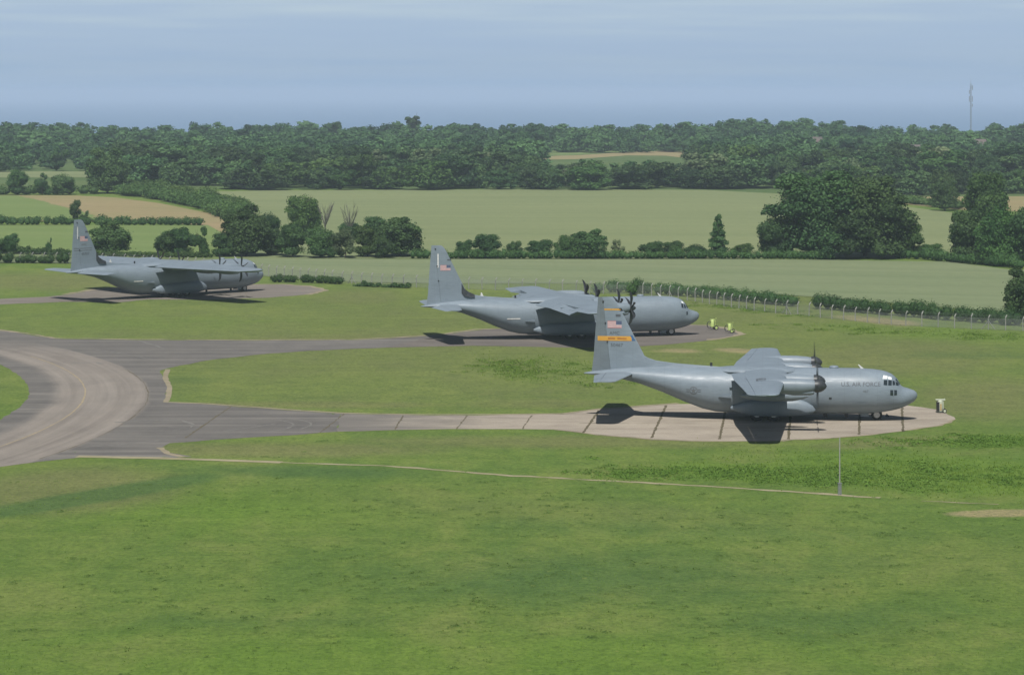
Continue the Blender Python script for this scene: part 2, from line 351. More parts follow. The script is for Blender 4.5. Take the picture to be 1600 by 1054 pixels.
def smooth_px(P, n=3):
    for _ in range(n):
        o = [P[0]]
        for a, b_ in zip(P, P[1:]): o += [(a[0] * .75 + b_[0] * .25, a[1] * .75 + b_[1] * .25), (a[0] * .25 + b_[0] * .75, a[1] * .25 + b_[1] * .75)]
        P = o + [P[-1]]
    return P
def poly_sheet(name, px, mat, z, jit=0.0, step=1.5, world=False, seed=1):
    rnd = random.Random(seed); P = [Vector(p if world else G(*p)) for p in px]; o = []
    for i, a in enumerate(P):
        b_ = P[(i + 1) % len(P)]; n = max(1, int((b_ - a).length / step)); d = (b_ - a); nn = Vector((-d.y, d.x)).normalized() if d.length else Vector((0, 0))
        for k in range(n):
            o.append(a + d * (k / n) + nn * (rnd.gauss(0, jit) if k else 0))
    bm = bmesh.new(); vs = [bm.verts.new((p.x, p.y, z)) for p in o]
    es = [bm.edges.new((vs[i], vs[(i + 1) % len(vs)])) for i in range(len(vs))]
    bmesh.ops.triangle_fill(bm, use_beauty=True, edges=es)
    for f_ in bm.faces:
        if f_.normal.z < 0: f_.normal_flip()
    me = bpy.data.meshes.new(name); bm.to_mesh(me); bm.free(); me.materials.append(mat)
    ob = bpy.data.objects.new(name, me); C.objects.link(ob); tag(ob, kind='structure'); return ob
def strip(name, px, w, mat, z, jit=.1, world=False, seed=3, step=1.2, taper=False):
    rnd = random.Random(seed); P = [Vector(p if world else G(*p)) for p in px]; o = []
    for a, b_ in zip(P, P[1:]):
        n = max(1, int((b_ - a).length / step)); o += [a + (b_ - a) * (k / n) for k in range(n)]
    o.append(P[-1]); v = []; f = []
    for i, p in enumerate(o):
        d = (o[min(i + 1, len(o) - 1)] - o[max(i - 1, 0)]).normalized(); nn = Vector((-d.y, d.x))
        ww = w * (1 if not taper else max(.15, 1 - i / len(o)))
        for s in (-1, 1): q_ = p + nn * s * (ww / 2 + rnd.gauss(0, jit)); v.append((q_.x, q_.y, z))
        if i: f.append((2 * i - 2, 2 * i, 2 * i + 1, 2 * i - 1))
    return tag(mk(name, v, f, mat), kind='structure')

# paved surfaces (outlines laid out on the ground)
cx0, cy0 = -155, 242
def arc(r, a0, a1, n): return [(cx0 + r * math.cos(R(a0 + (a1 - a0) * k / n)), cy0 + r * math.sin(R(a0 + (a1 - a0) * k / n))) for k in range(n + 1)]
g_ = lambda L: [G(*p) for p in L]
taxi = (g_([(0, 516), (40, 522), (85, 529), (200, 531), (400, 532), (560, 531), (640, 527), (690, 523), (745, 516), (790, 530), (740, 539), (600, 543), (480, 548), (400, 554), (330, 562), (262, 575), (250, 579), (257, 592), (263, 605), (262, 618), (258, 628),
        (330, 632), (400, 637), (470, 642), (532, 646), (528, 674), (450, 680), (330, 687), (265, 692), (252, 699), (258, 706), (300, 713), (250, 716), (130, 714), (90, 718), (60, 721), (0, 729), (-70, 742)]) +
        arc(108.8, -34, 42, 40) + g_([(-80, 508)]))
poly_sheet('taxiway', taxi, MPV, .010, .12, world=True)
pan = [(532, 646), (650, 648.5), (770, 648.5), (880, 647), (935, 640), (1000, 635), (1060, 631), (1200, 629), (1330, 629), (1400, 631), (1440, 636), (1472, 641), (1493, 655), (1468, 664), (1430, 670), (1380, 677), (1300, 684), (1200, 689), (1100, 689), (1020, 686), (960, 681), (910, 676), (868, 671), (800, 670), (700, 670), (600, 672), (528, 674)]
poly_sheet('hardstand', pan, MCON, .014, .10, seed=5)
poly_sheet('hardstand', [(690, 523), (760, 514.5), (830, 512), (950, 508), (1060, 507), (1110, 509), (1140, 514), (1160, 522), (1105, 532), (1050, 537.5), (1000, 541), (900, 543), (740, 540), (600, 543)], MMID, .014, .10, seed=6)
poly_sheet('hardstand', [(-80, 468), (0, 467), (75, 463.5), (108, 460), (150, 452), (190, 449.5), (300, 447.5), (370, 445), (440, 444.5), (490, 448), (509, 454), (480, 460), (420, 465), (330, 468), (230, 468), (190, 472), (100, 471.5), (0, 475.5), (-80, 478)], MFARP, .014, .12, seed=8)
strip('verge', [(-20, 513), (40, 520.5), (85, 528), (200, 530), (400, 531), (560, 530), (640, 526), (690, 522), (745, 514.5), (830, 511.5)], .7, MVERGE, .018, .18)
strip('verge', [(262, 577), (258, 590), (265, 604), (264, 618), (259, 628), (330, 631), (400, 636), (470, 641), (532, 645), (650, 647.5), (770, 647.5), (880, 646), (935, 639), (1000, 634), (1060, 630)], .55, MVERGE, .018, .04, seed=4)
strip('verge', [(1060, 506.5), (1112, 508.5), (1142, 514), (1160, 522), (1110, 531.5)], .8, MVERGE, .018, .2, seed=11)
strip('verge', [(100, 460), (150, 451.7), (190, 449)], .9, MVERGE, .018, .2, seed=12)
strip('verge', [(370, 444.5), (440, 444), (490, 447.5), (509, 454), (480, 460.3)], .9, MVERGE, .018, .2, seed=13)
strip('verge', [(250, 699), (262, 708), (285, 714)], .6, MVERGE, .018, .06, seed=14)
strip('verge', [(868, 671), (960, 681.4), (1020, 686.4), (1100, 689.2), (1200, 689.3), (1300, 684.4), (1380, 677.4), (1468, 664.4), (1493, 655)], .35, MVERGE, .018, .15, seed=15)
strip('path', [(120, 713), (250, 715.5), (340, 718.5), (440, 722)], 1.05, MPATH, .018, .06)
strip('path', [(440, 722), (600, 727.5), (700, 735), (800, 743), (1000, 753.5), (1150, 762), (1310, 773), (1375, 777.5)], .50, MPATH, .018, .11, seed=5)
strip('path', [(1440, 782), (1500, 785), (1560, 788)], .22, MPATH, .018, .09, seed=6)
# yellow guide line and joints
ln_pts = arc(114.3, -24, 28, 60)
strip('guide_line', ln_pts, .16, MLINE, .018, .02, world=True)
strip('pavement_seam', arc(120.4, -14, 20, 50), .07, MJOINT, .018, .04, world=True)
for a, b_ in [((936, 641), (911, 676)), ((1041, 633), (1018, 684)), ((1134, 640), (1124, 686)), ((1236, 640), (1232, 686)), ((1344, 636), (1342, 679)), ((1409, 633), (1411, 674)),
              ((630, 649), (617, 671)), ((730, 649), (713, 670)), ((831, 649), (816, 670)), ((538, 646), (500, 676)), ((362, 634), (290, 684))]:
    strip('pavement_seam', [a, b_], .22 if a[0] > 900 else .13, MJOINT, .018, .035, seed=a[0], step=.6)
strip('pavement_seam', [(905, 661), (1120, 661.5), (1300, 657.5), (1480, 655)], .10, MJOINT, .022, .04, seed=9)
strip('tyre_scuff', [(180, 660), (235, 656), (285, 657), (303, 662), (298, 668), (270, 672)], .35, MSCUFF, .018, .1)
for k_, L_ in enumerate([[(180, 668), (230, 665), (290, 668)], [(400, 655), (440, 656), (462, 662), (450, 670), (420, 674)], [(430, 652), (476, 656), (490, 663), (470, 670)], [(330, 676), (390, 668), (430, 662)], [(150, 546), (195, 553), (240, 562)], [(300, 545), (360, 540), (420, 540)], [(120, 700), (190, 694), (250, 688)], [(265, 546), (330, 547), (400, 544)]]): strip('tyre_scuff', smooth_px(L_), .22, MSCUFF, .018, .04, seed=30 + k_)
strip('tyre_scuff', [(215, 532), (245, 540), (262, 547)], .3, MSCUFF, .018, .1)
strip('tyre_scuff', [(110, 568), (150, 566), (160, 568)], .4, MSCUFF, .018, .1)
# fields
poly_sheet('field', [(-330, 400), (180, 405), (420, 404), (660, 405), (1200, 405), (1480, 409), (1575, 421), (1900, 425), (1900, 492), (1560, 488), (1450, 478), (1300, 466), (1180, 458), (1060, 448), (900, 443), (700, 443), (560, 441), (440, 434), (300, 421), (120, 411), (-330, 409)], MPALE, .05)
poly_sheet('field', [(310, 300), (420, 297.8), (800, 296), (1100, 297), (1240, 304), (1330, 312), (1500, 334), (1500, 392), (1470, 402), (1150, 404), (660, 404), (360, 404), (350, 345)], MBIG, .06)
poly_sheet('field', [(-330, 352), (330, 352), (356, 366), (380, 404), (180, 404.5), (-330, 397)], MGRN, .07)
poly_sheet('field', [(-330, 307), (20, 305.5), (120, 306), (180, 309), (250, 318), (330, 334), (360, 347), (352, 367), (325, 352), (160, 346), (-330, 345)], MTAN, .08, seed=2)
poly_sheet('field', [(-330, 307.5), (30, 306), (60, 313), (100, 324), (150, 337), (150, 345), (-330, 345)], MGRN, .09, seed=3, jit=.6)
poly_sheet('field', [(1420, 308), (1900, 305), (1900, 340), (1500, 328), (1400, 318)], MTAN, .07)
poly_sheet('field', [(-330, 268), (145, 268), (150, 277), (-330, 279)], MBIG, .06)
poly_sheet('field', [(838, 246.5), (870, 243.5), (900, 243), (985, 237.5), (1040, 236), (1078, 237.5), (1080, 248), (1040, 243.5), (980, 243), (900, 249), (838, 250)], MTAN, .06)
poly_sheet('field', [(850, 236), (900, 232), (960, 231), (1078, 229), (1078, 235.2), (1030, 235.5), (985, 236.5), (900, 242), (860, 242.5)], MGRN, .05)
# dark woodland floor
poly_sheet('woodland_floor', [(-500, 296.5), (800, 295.3), (1240, 303), (1340, 311), (1900, 330), (2400, 330), (2100, 236), (-500, 236)], MFIELD, .03)

# ------------------------------------------------------------------ foliage
def leaf_cloud(rnd, lobes, n, size, core=True, up=.35):
    """many small leaf clumps on and inside a set of lobes; returns verts, quads, tint"""
    lob = np.array(lobes, float); w = (lob[:, 3] * lob[:, 4]) ** 1.0; w /= w.sum()
    k = rnd.choice(len(lob), n, p=w); d = rnd.normal(size=(n, 3)); d /= np.linalg.norm(d, axis=1)[:, None]
    d[:, 2] = np.where(d[:, 2] < -.35, -d[:, 2], d[:, 2])
    rad = np.clip(1 - np.abs(rnd.normal(0, .22, n)), .4, 1) * (1 + np.abs(rnd.normal(0, .11, n)) * (rnd.uniform(size=n) < .5))
    P = lob[k, :3] + d * rad[:, None] * np.stack([lob[k, 3], lob[k, 3], lob[k, 4]], 1)
    nrm = d + rnd.normal(0, .75, (n, 3)); nrm[:, 2] += up; nrm /= np.linalg.norm(nrm, axis=1)[:, None]
    a = np.cross(nrm, rnd.normal(size=(n, 3))); a /= np.linalg.norm(a, axis=1)[:, None]; b_ = np.cross(nrm, a)
    s = size * rnd.uniform(.4, 1.25, n)[:, None]; s2 = s * rnd.uniform(.45, .9, n)[:, None]
    V = np.stack([P - a * s, P - b_ * s2 + nrm * s * .15, P + a * s, P + b_ * s2 - nrm * s * .15], 1).reshape(-1, 3)
    Q = np.arange(4 * n).reshape(n, 4)
    tint = np.clip(rnd.normal(.5, .20, n) + .55 * (rnd.uniform(size=len(lob))[k] - .5), 0, 1)
    if core:
        th = np.linspace(0, math.pi, 7); ph = np.linspace(0, 2 * math.pi, 10, endpoint=False); cv = []; cq = []; base = len(V)
        for L in lob:
            b0 = base + len(cv)
            for i in th:
                for j in ph:
                    rr = .66 * (1 + rnd.normal(0, .10)); cv.append((L[0] + L[3] * rr * math.sin(i) * math.cos(j), L[1] + L[3] * rr * math.sin(i) * math.sin(j), L[2] + L[4] * rr * math.cos(i)))
            for i in range(6):
                for j in range(10): cq.append((b0 + i * 10 + j, b0 + (i + 1) * 10 + j, b0 + (i + 1) * 10 + (j + 1) % 10, b0 + i * 10 + (j + 1) % 10))
        V = np.concatenate([V, np.array(cv)]); Q = np.concatenate([Q, np.array(cq)]); tint = np.concatenate([tint, np.full(len(cq), .3)])
    return V, Q, tint
def leaf_mesh(name, V, Q, tint, mats):
    me = fast_mesh(name, V, Q); a = me.attributes.new('tint', 'FLOAT', 'FACE'); a.data.foreach_set('value', tint.astype(np.float32))
    for m in mats: me.materials.append(m)
    return me
def crown_lobes(rnd, kind, H=1.0, Wd=1.0):
    """unit tree: height 1, half-width .5 at base z 0"""
    L = []
    if kind == 'broad':
        L.append((0, 0, .52, .36, .38)); L.append((0, 0, .18, .40, .18))
        for i in range(20):
            a = rnd.uniform(0, 6.28); z = rnd.uniform(.10, .86); r = .40 * math.sqrt(max(.05, 1 - ((z - .34) / .62) ** 2)) * rnd.uniform(.65, 1.0)
            s = rnd.uniform(.12, .21); L.append((r * math.cos(a), r * math.sin(a), min(z, 1 - s * .9), s, s * rnd.uniform(.75, 1)))
    elif kind == 'dome':
        L.append((0, 0, .40, .43, .42)); L.append((0, 0, .16, .44, .17))
        for i in range(16):
            a = rnd.uniform(0, 6.28); z = rnd.uniform(.12, .90); r = .42 * math.sqrt(max(.03, 1 - ((z - .32) / .64) ** 2)) * rnd.uniform(.85, 1.0)
            s = rnd.uniform(.09, .16); L.append((r * math.cos(a), r * math.sin(a), min(z, .97 - s * .8), s, s * .75))
    elif kind == 'bush':
        L.append((0, 0, .38, .38, .40))
        for i in range(12):
            a = rnd.uniform(0, 6.28); z = rnd.uniform(.12, .78); r = .42 * math.sqrt(max(.05, 1 - ((z - .3) / .62) ** 2)) * rnd.uniform(.6, 1)
            s = rnd.uniform(.13, .22); L.append((r * math.cos(a), r * math.sin(a), z, s, s * .9))
    elif kind == 'giant':
        L.append((0, 0, .48, .36, .42)); L.append((0, 0, .2, .42, .22))
        for i in range(34):
            a = rnd.uniform(0, 6.28); z = rnd.uniform(.08, .9); r = .43 * math.sqrt(max(.04, 1 - ((z - .32) / .64) ** 2)) * rnd.uniform(.7, 1.02)
            s = rnd.uniform(.08, .15); L.append((r * math.cos(a), r * math.sin(a), min(z, .97 - s * .8), s, s * .8))
    elif kind == 'conifer':
        for i in range(18):
            z = .12 + .84 * (i / 17) ** .9; r = .36 * (1 - z) ** .8 + .05; a = i * 2.4
            L.append((.45 * r * math.cos(a), .45 * r * math.sin(a), z * .97, max(.09, r * .75), .085))
    elif kind == 'pine':
        for i in range(7):
            a = i * 2.4; L.append((.28 * math.cos(a) * (.4 + .6 * (i % 2)), .28 * math.sin(a), .74 + .03 * i, .19, .07))
        L.append((.05, 0, .55, .10, .05))
    elif kind == 'row':                     # ragged clump, taller than wide parts
        for i in range(18):
            a = rnd.uniform(0, 6.28); z = rnd.uniform(.08, .85); r = .34 * rnd.uniform(.2, 1); s = rnd.uniform(.12, .2)
            L.append((r * math.cos(a), r * math.sin(a), min(z, .92 - s * .5), s, s))
    return L
PRO = {}
def crown_proto(kind, seed, n, size, mat, trunk=False):
    key = (kind, seed, n, mat.name, trunk)
    if key in PRO: return PRO[key]
    rnd = np.random.RandomState(seed); V, Q, T = leaf_cloud(rnd, crown_lobes(rnd, kind), n, size)
    me = leaf_mesh('crown', V, Q, T, [mat]); PRO[key] = me; return me
def trunk_mesh(seed, bare=False):
    key = ('trunk', seed, bare)
    if key in PRO: return PRO[key]
    rnd = random.Random(seed); m = MB(); m.tube([(0, 0, 0), (.01, 0, .15), (.0, .01, .35), (.01, 0, .62)], [.045, .034, .027, .012], 7)
    for i in range(9 if not bare else 16):
        a = rnd.uniform(0, 6.28); z = rnd.uniform(.2, .5); l = rnd.uniform(.25, .42)
        p1 = (math.cos(a) * l * .5, math.sin(a) * l * .5, z + l * .55); p2 = (math.cos(a) * l * .8, math.sin(a) * l * .8, z + l * 1.1)
        m.tube([(0, 0, z), p1, p2], [.016, .010, .003], 5)
        if bare:
            for k in range(5):
                b_ = a + rnd.uniform(-.9, .9); q1 = Vector(p1).lerp(Vector(p2), rnd.uniform(0, .8)); m.tube([q1, q1 + Vector((math.cos(b_) * .13, math.sin(b_) * .13, rnd.uniform(.1, .25)))], [.006, .002], 4)
    o = m.build('trunk', MBARK if not bare else MDEAD); me = o.data; bpy.data.objects.remove(o); PRO[key] = me; return me
def tree(name, x, y, h, w, kind, seed, label, cat='tree', mat=None, n=5200, group=None, dens=.030, z=0):
    n = int(n * 1.7); dens *= .80
    e_ = empty(name, (x, y, z), seed * 1.3); tag(e_, label, cat, group)
    c_ = bpy.data.objects.new('crown', crown_proto(kind, seed % 5, n, dens, mat or MLEAF)); C.objects.link(c_); c_.parent = e_; c_.scale = (w, w, h)
    t_ = bpy.data.objects.new('trunk', trunk_mesh(seed % 3)); C.objects.link(t_); t_.parent = e_; t_.scale = (h * .6, h * .6, h * (1.2 if kind == 'pine' else 1))
    return e_
def px_tree(name, u, v, wpx, top, kind, seed, label, **k):
    x, y = G(u, v); s = F / y; h = CH - (top - VH) * y / F
    y2 = y + wpx / s * .35; x *= y2 / y
    return tree(name, x, y2, h, wpx / s * 1.06, kind, seed, label, **k)

# hedges
def hedge(pts, h, w_in, label, mat=None, seed=1, n_per=150, size=.13, group=None, hv=.25, world=False, name='hedge'):
    w = w_in; rnd = np.random.RandomState(seed); P = [Vector(p if world else G(*p)) for p in pts]; L = []
    for i in range(len(P) - 1):
        d = (P[i + 1] - P[i]).length; k = max(1, int(d / (w * .45)))
        for j in range(k):
            p = P[i].lerp(P[i + 1], (j + rnd.uniform(0, .8)) / k); hh = h * (1 + rnd.normal(0, hv * .6)); hh = max(hh, h * .45)
            L.append((p.x + rnd.normal(0, w * .12), p.y + rnd.normal(0, w * .12), hh * .45, w * rnd.uniform(.42, .62), hh * .55))
    V, Q, T = leaf_cloud(rnd, L, int(len(L) * n_per), size)
    V[:, 2] = np.maximum(V[:, 2], .03); o = V.mean(0); o[2] = 0
    me = leaf_mesh(name, V - o, Q, T, [mat or MHEDGE]); ob = bpy.data.objects.new(name, me); C.objects.link(ob); ob.location = o
    return tag(ob, label, 'hedge', group)
# ------------------------------------------------------------------ trees near the fields, each where it stands
T_ = [  # name, u, base v, width, top v, kind, seed, label, extra
 ('broadleaf_tree', 1278, 405, 172, 264, 'giant', 1, 'huge domed tree, left one of the touching giant pair at the field edge', dict(n=17000, dens=.020, mat=MLEAF)),
 ('broadleaf_tree', 1352, 405, 160, 267, 'giant', 2, 'huge domed tree, right one of the touching giant pair at the field edge', dict(n=17000, dens=.020, mat=MLEAF)),
 ('broadleaf_tree', 1212, 404, 62, 332, 'broad', 3, 'smaller round tree tucked under the left flank of the giant pair', dict(n=6000)),
 ('broadleaf_tree', 1420, 403, 50, 348, 'broad', 4, 'small round tree tucked under the right flank of the giant pair', dict(mat=MLEAF2)),
 ('bush', 1452, 402, 42, 378, 'bush', 5, 'low bush between the giant tree pair and the right-hand copse', dict(mat=MLEAF2, n=3000)),
 ('broadleaf_tree', 1512, 411, 66, 328, 'broad', 6, 'leftmost tree of the copse at the right field edge', dict(n=6500)),
 ('broadleaf_tree', 1562, 416, 78, 318, 'broad', 7, 'broad front tree in the middle of the right-hand copse', dict(n=8000, mat=MLEAF2)),
 ('broadleaf_tree', 1610, 417, 80, 312, 'broad', 8, 'tree of the right-hand copse cut by the picture edge', dict(n=7000)),
 ('broadleaf_tree', 1540, 372, 76, 268, 'broad', 9, 'tall pale crown rising behind the right-hand copse', dict(n=6500, mat=MLEAF2)),
 ('broadleaf_tree', 1476, 330, 46, 272, 'dome', 10, 'lone round dark tree standing at the corner of the hay field', dict(n=4500)),
 ('broadleaf_tree', 1606, 499, 76, 412, 'dome', 11, 'dark tree close behind the fence end at the right edge', dict(n=9000, dens=.026)),
 ('conifer', 1122, 404, 44, 336, 'conifer', 12, 'pointed conifer rising above the low hedge', dict(n=3800)),
 ('bush', 724, 404, 32, 372, 'bush', 13, 'small round bush first in the hedge right of the middle tail fin', dict(n=2800)),
 ('broadleaf_tree', 760, 404, 52, 366, 'broad', 14, 'round bushy tree second in the hedge right of the middle tail fin', dict(n=3800)),
 ('bush', 804, 404, 26, 372, 'bush', 15, 'narrow upright bush alone in a hedge gap', dict(n=2200)),
 ('bush', 845, 404, 50, 373, 'bush', 16, 'flat-topped dark bush left of the largest hedge tree', dict(n=3600)),
 ('broadleaf_tree', 884, 404, 38, 364, 'broad', 17, 'grey-green tree touching the left side of the largest hedge tree', dict(n=3200, mat=MLEAF2)),
 ('broadleaf_tree', 920, 405, 64, 357, 'dome', 18, 'largest dark hedge tree above the middle aeroplane wing', dict(n=5600)),
 ('bush', 966, 404, 26, 374, 'row', 19, 'thin straggly shrub right of the largest hedge tree', dict(n=900, mat=MLEAF3)),
 ('bush', 1020, 404, 46, 374, 'bush', 20, 'wide dark bush at the left end of the clipped hedge', dict(n=3400)),
 ('bush', 1052, 404, 42, 375, 'bush', 21, 'dark bush second in the clipped hedge', dict(n=3200)),
 ('bush', 1088, 404, 38, 376, 'bush', 22, 'squat bush just left of the conifer', dict(n=3000)),
 ('bush', 1160, 404, 44, 379, 'bush', 23, 'squat bush just right of the conifer', dict(n=3000, mat=MLEAF2)),
 ('broadleaf_tree', 172, 398, 66, 343, 'dome', 24, 'dark round tree just right of the left tail fin', dict(n=6500)),
 ('broadleaf_tree', 118, 346, 26, 309, 'row', 25, 'thin ivy-clad tree poking above the left tail fin', dict(n=1800)),
 ('bush', 136, 345, 12, 328, 'row', 26, 'tiny sapling beside the ivy-clad tree', dict(n=500)),
 ('bush', 77, 398, 14, 369, 'row', 27, 'small lone sapling left of the left tail fin', dict(n=700)),
 ('bush', 16, 398, 34, 362, 'bush', 28, 'round bush near the left picture edge', dict(n=2600)),
 ('bush', -8, 398, 26, 358, 'bush', 29, 'bush cut by the left picture edge', dict(n=2000)),
 ('broadleaf_tree', 258, 402, 46, 358, 'row', 30, 'ragged tree first in the line above the left fuselage', dict(n=3600)),
 ('broadleaf_tree', 284, 402, 46, 356, 'broad', 31, 'dense tree second in the line above the left fuselage', dict(n=4200)),
 ('broadleaf_tree', 312, 402, 40, 352, 'row', 32, 'open tree third in the line above the left fuselage', dict(n=3200, mat=MLEAF2)),
 ('broadleaf_tree', 385, 402, 84, 318, 'dome', 33, 'tallest dark tree of the left group above the left aeroplane nose', dict(n=9000, dens=.026)),
 ('broadleaf_tree', 350, 402, 42, 364, 'broad', 34, 'small tree against the left foot of the tallest left tree', dict(n=3600)),
 ('broadleaf_tree', 428, 400, 46, 352, 'broad', 35, 'tree against the right foot of the tallest left tree', dict(n=4000)),
 ('broadleaf_tree', 457, 403, 48, 350, 'broad', 36, 'round tree in front below the dead tree group, leftmost', dict(n=4200)),
 ('broadleaf_tree', 500, 404, 52, 352, 'broad', 37, 'dark tree in front below the bare branches', dict(n=4800)),
 ('broadleaf_tree', 540, 404, 52, 356, 'row', 38, 'ragged tree with pale stems in front of the bare branches', dict(n=3600, mat=MLEAF3)),
 ('broadleaf_tree', 574, 402, 48, 352, 'broad', 39, 'mid green tree left of the big rounded group-end tree', dict(n=4200, mat=MLEAF2)),
 ('broadleaf_tree', 624, 402, 78, 334, 'dome', 40, 'big rounded tree at the right end of the left group', dict(n=8000)),
 ('bush', 600, 404, 40, 370, 'bush', 41, 'bush at the foot of the big rounded group-end tree', dict(n=2800)),
 ('broadleaf_tree', 474, 368, 58, 300, 'broad', 42, 'tall tree standing behind beside the bare dead tree', dict(n=6000, mat=MLEAF2)),
 ('broadleaf_tree', 420, 378, 40, 328, 'broad', 43, 'small tree half hidden behind the tallest left tree', dict(n=3200)),
 ('broadleaf_tree', 590, 378, 50, 338, 'broad', 44, 'tree half hidden behind the rounded group-end tree', dict(n=3600)),
 ('broadleaf_tree', 548, 376, 46, 344, 'bush', 45, 'low tree at the foot of the bare dead trees', dict(n=3200)),
 ('broadleaf_tree', 28, 305, 36, 264, 'broad', 46, 'round dark tree in the far left hedge before the pale strip', dict(n=3000)),
 ('broadleaf_tree', 66, 305, 30, 268, 'row', 47, 'narrow tree in the far left hedge before the pale strip', dict(n=2200)),
 ('broadleaf_tree', 98, 305, 40, 268, 'broad', 48, 'wide tree in the far left hedge before the pale strip', dict(n=3000)),
 ('broadleaf_tree', 168, 303, 70, 228, 'dome', 49, 'big dark tree at the top end of the sloping scrub belt', dict(n=5600)),
]
for (nm, u, v, w, tp, kd, sd, lb, ex) in T_:
    px_tree(nm, u, v, w, tp, kd, sd, lb, **ex)
def bare_tree(u, v, hpx, seed, label):
    x, y = G(u, v); h = hpx * y / F; m = trunk_mesh(seed, True)
    e_ = empty('dead_tree', (x, y, 0), seed); tag(e_, label, 'dead tree')
    t_ = bpy.data.objects.new('trunk', m); C.objects.link(t_); t_.parent = e_; t_.scale = (h * .6, h * .6, h * .95)
bare_tree(508, 374, 62, 5, 'bare branching dead tree, left of two above the dense trees')
bare_tree(546, 376, 62, 6, 'bare branching dead tree, right of two above the dense trees')
px_tree('pine_tree', 645, 232, 26, 181, 'pine', 3, 'flat-topped pine standing out on the skyline left of centre', n=900, dens=.05, mat=MWOOD)
px_tree('pine_tree', 523, 232, 22, 190, 'pine', 4, 'smaller flat-topped pine on the skyline left of centre', n=800, dens=.05, mat=MWOOD)

# hedges
hedge([(-200, 396), (-30, 396), (60, 398), (110, 399.5)], 1.3, 1.4, 'low hedge at the left field foot before the fence', seed=2)
hedge([(130, 400), (240, 402.5), (330, 403)], 1.0, 1.3, 'low hedge along the meadow foot behind the left fuselage', seed=3)
hedge([(640, 404), (760, 404.5), (900, 404.5), (1060, 404.5), (1200, 405), (1300, 406)], 1.6, 1.6, 'long low hedge bank dividing the two cereal fields', seed=4, n_per=110)
hedge([(1400, 404), (1440, 405), (1500, 411), (1600, 420)], 1.9, 2, 'low hedge joining the giant trees to the right-hand copse', seed=5)
hedge([(-260, 350), (-60, 351), (60, 351.5), (200, 352), (316, 352.5)], 1.9, 2.4, 'dark hedge between hay and meadow at left', seed=6, size=.17)
hedge([(-260, 305), (-60, 304.5), (60, 304), (150, 303)], 2.6, 5, 'far hedge along the top of the hay field', seed=7, n_per=170, size=.27)
hedge([(1400, 316), (1450, 321), (1500, 327)], 2.2, 5, 'hedge beneath the small hay field at right', seed=8, size=.25)
for j, (a, b_, hh, lb) in enumerate([((185, 303), (250, 311), 2.9, 'upper end of the sloping scrub belt'), ((250, 311), (320, 325), 2.6, 'middle of the sloping scrub belt'), ((320, 325), (368, 343), 2.7, 'lower end of the sloping scrub belt')]):
    for k, dy in ((0, 0), (1, -4.0)):
        hedge([(a[0] + 14 * k, a[1] + dy), (b_[0] + 18 * k, b_[1] + dy)], hh * (1 + .1 * k), 6.0, ('front of the ' if k == 0 else 'rear of the ') + lb, seed=20 + 2 * j + k, n_per=520, size=.25, mat=MSCRUB, hv=.45, name='scrub')
hedge([(928, 457), (985, 457), (1050, 461), (1120, 467), (1180, 473), (1243, 479)], 1.75, 1.9, 'clipped dark hedge behind the fence above the middle nose', seed=9, n_per=300, size=.085, hv=.15)
hedge([(1272, 482), (1340, 488), (1400, 493), (1480, 500), (1610, 510)], 2.0, 2.2, 'clipped dark hedge behind the fence at right', seed=10, n_per=320, size=.09, hv=.15)
hedge([(428, 441), (470, 441), (532, 444)], 1.15, 1.5, 'dark bushes behind the fence right of the left nose', seed=11, n_per=220, size=.1, hv=.2)
hedge([(556, 447), (640, 450)], 0.4, 1.0, 'low weeds behind the fence left of the middle fin', seed=12, hv=.8)
hedge([(-40, 411), (40, 411), (106, 412)], 2.0, 2, 'bushes behind the fence left of the left fin', seed=13, n_per=220, size=.1, hv=.4)
hedge([(984, 460), (1004, 461)], 2.5, 2.2, 'tall shrub behind the middle fuselage', seed=15, hv=.3, n_per=500, size=.1, mat=MLEAF2)

# woodland: countable trees nearest the field as objects, the far remainder as one mass
rnd = random.Random(11); spots = []
def blocked(u, y, v):
    if 832 < u < 1086 and 850 < y < 1290: return True
    if u < 150 and 795 < y < 985: return True
    if 150 <= u < 345 and y < 815: return True
    if u > 1395 and y < 860: return True
    return False
y = 806.0; tries = []
while y < 1560:
    half = .25 * y + 40; sp_ = 10.6 + (y - 800) * .009
    x = -half + rnd.uniform(0, sp_)
    while x < half:
        tries.append((x + rnd.gauss(0, 1.4), y + rnd.gauss(0, 3.5))); x += sp_ * rnd.uniform(.75, 1.35)
    y += 13 + (y - 800) * .036
    if 1290 < y < 1470: y -= 14
for (x, y) in tries:
    u = x * F / y + 800; v = VH + F * CH / y
    lo = VH + F * CH / y
    if u > 1230 and y < np.interp(u, [1230, 1330, 1400, 1700], [780, 735, 730, 700]): continue
    if blocked(u, y, v): continue
    if 930 < y < 1360 and math.sin(x * .031 + y * .013) * math.sin(x * .017 - y * .021 + 2) > .62: continue
    H = rnd.uniform(7.0, 12.5) if y > 860 else rnd.uniform(5.8, 11.5)
    if y > 1380: H = rnd.uniform(8.5, 14.2)
    if 820 < u < 1095 and y < 1000: H = rnd.uniform(6.6, 8.6)
    if u < 180 and y < 1250: H *= .88
    spots.append((x, y, H, max(8.5, H) * rnd.choice([rnd.uniform(1.0, 1.3), rnd.uniform(1.3, 1.95)]), rnd.choice(['dome', 'dome', 'dome', 'broad', 'row'])))
for u in range(1245, 1760, 21):          # the wood's near edge bends toward us at right
    v = float(np.interp(u, [1240, 1330, 1430, 1500, 1620], [304, 306, 306, 303, 304])) - rnd.uniform(0, 2)
    x, y = G(u, v); spots.append((x, y, rnd.uniform(6.5, 9), rnd.uniform(8, 11), 'dome'))
spots.sort(key=lambda s: s[1] + (5000 if abs(s[0]) > .2 * s[1] + 9 else 0))
kinds = {}
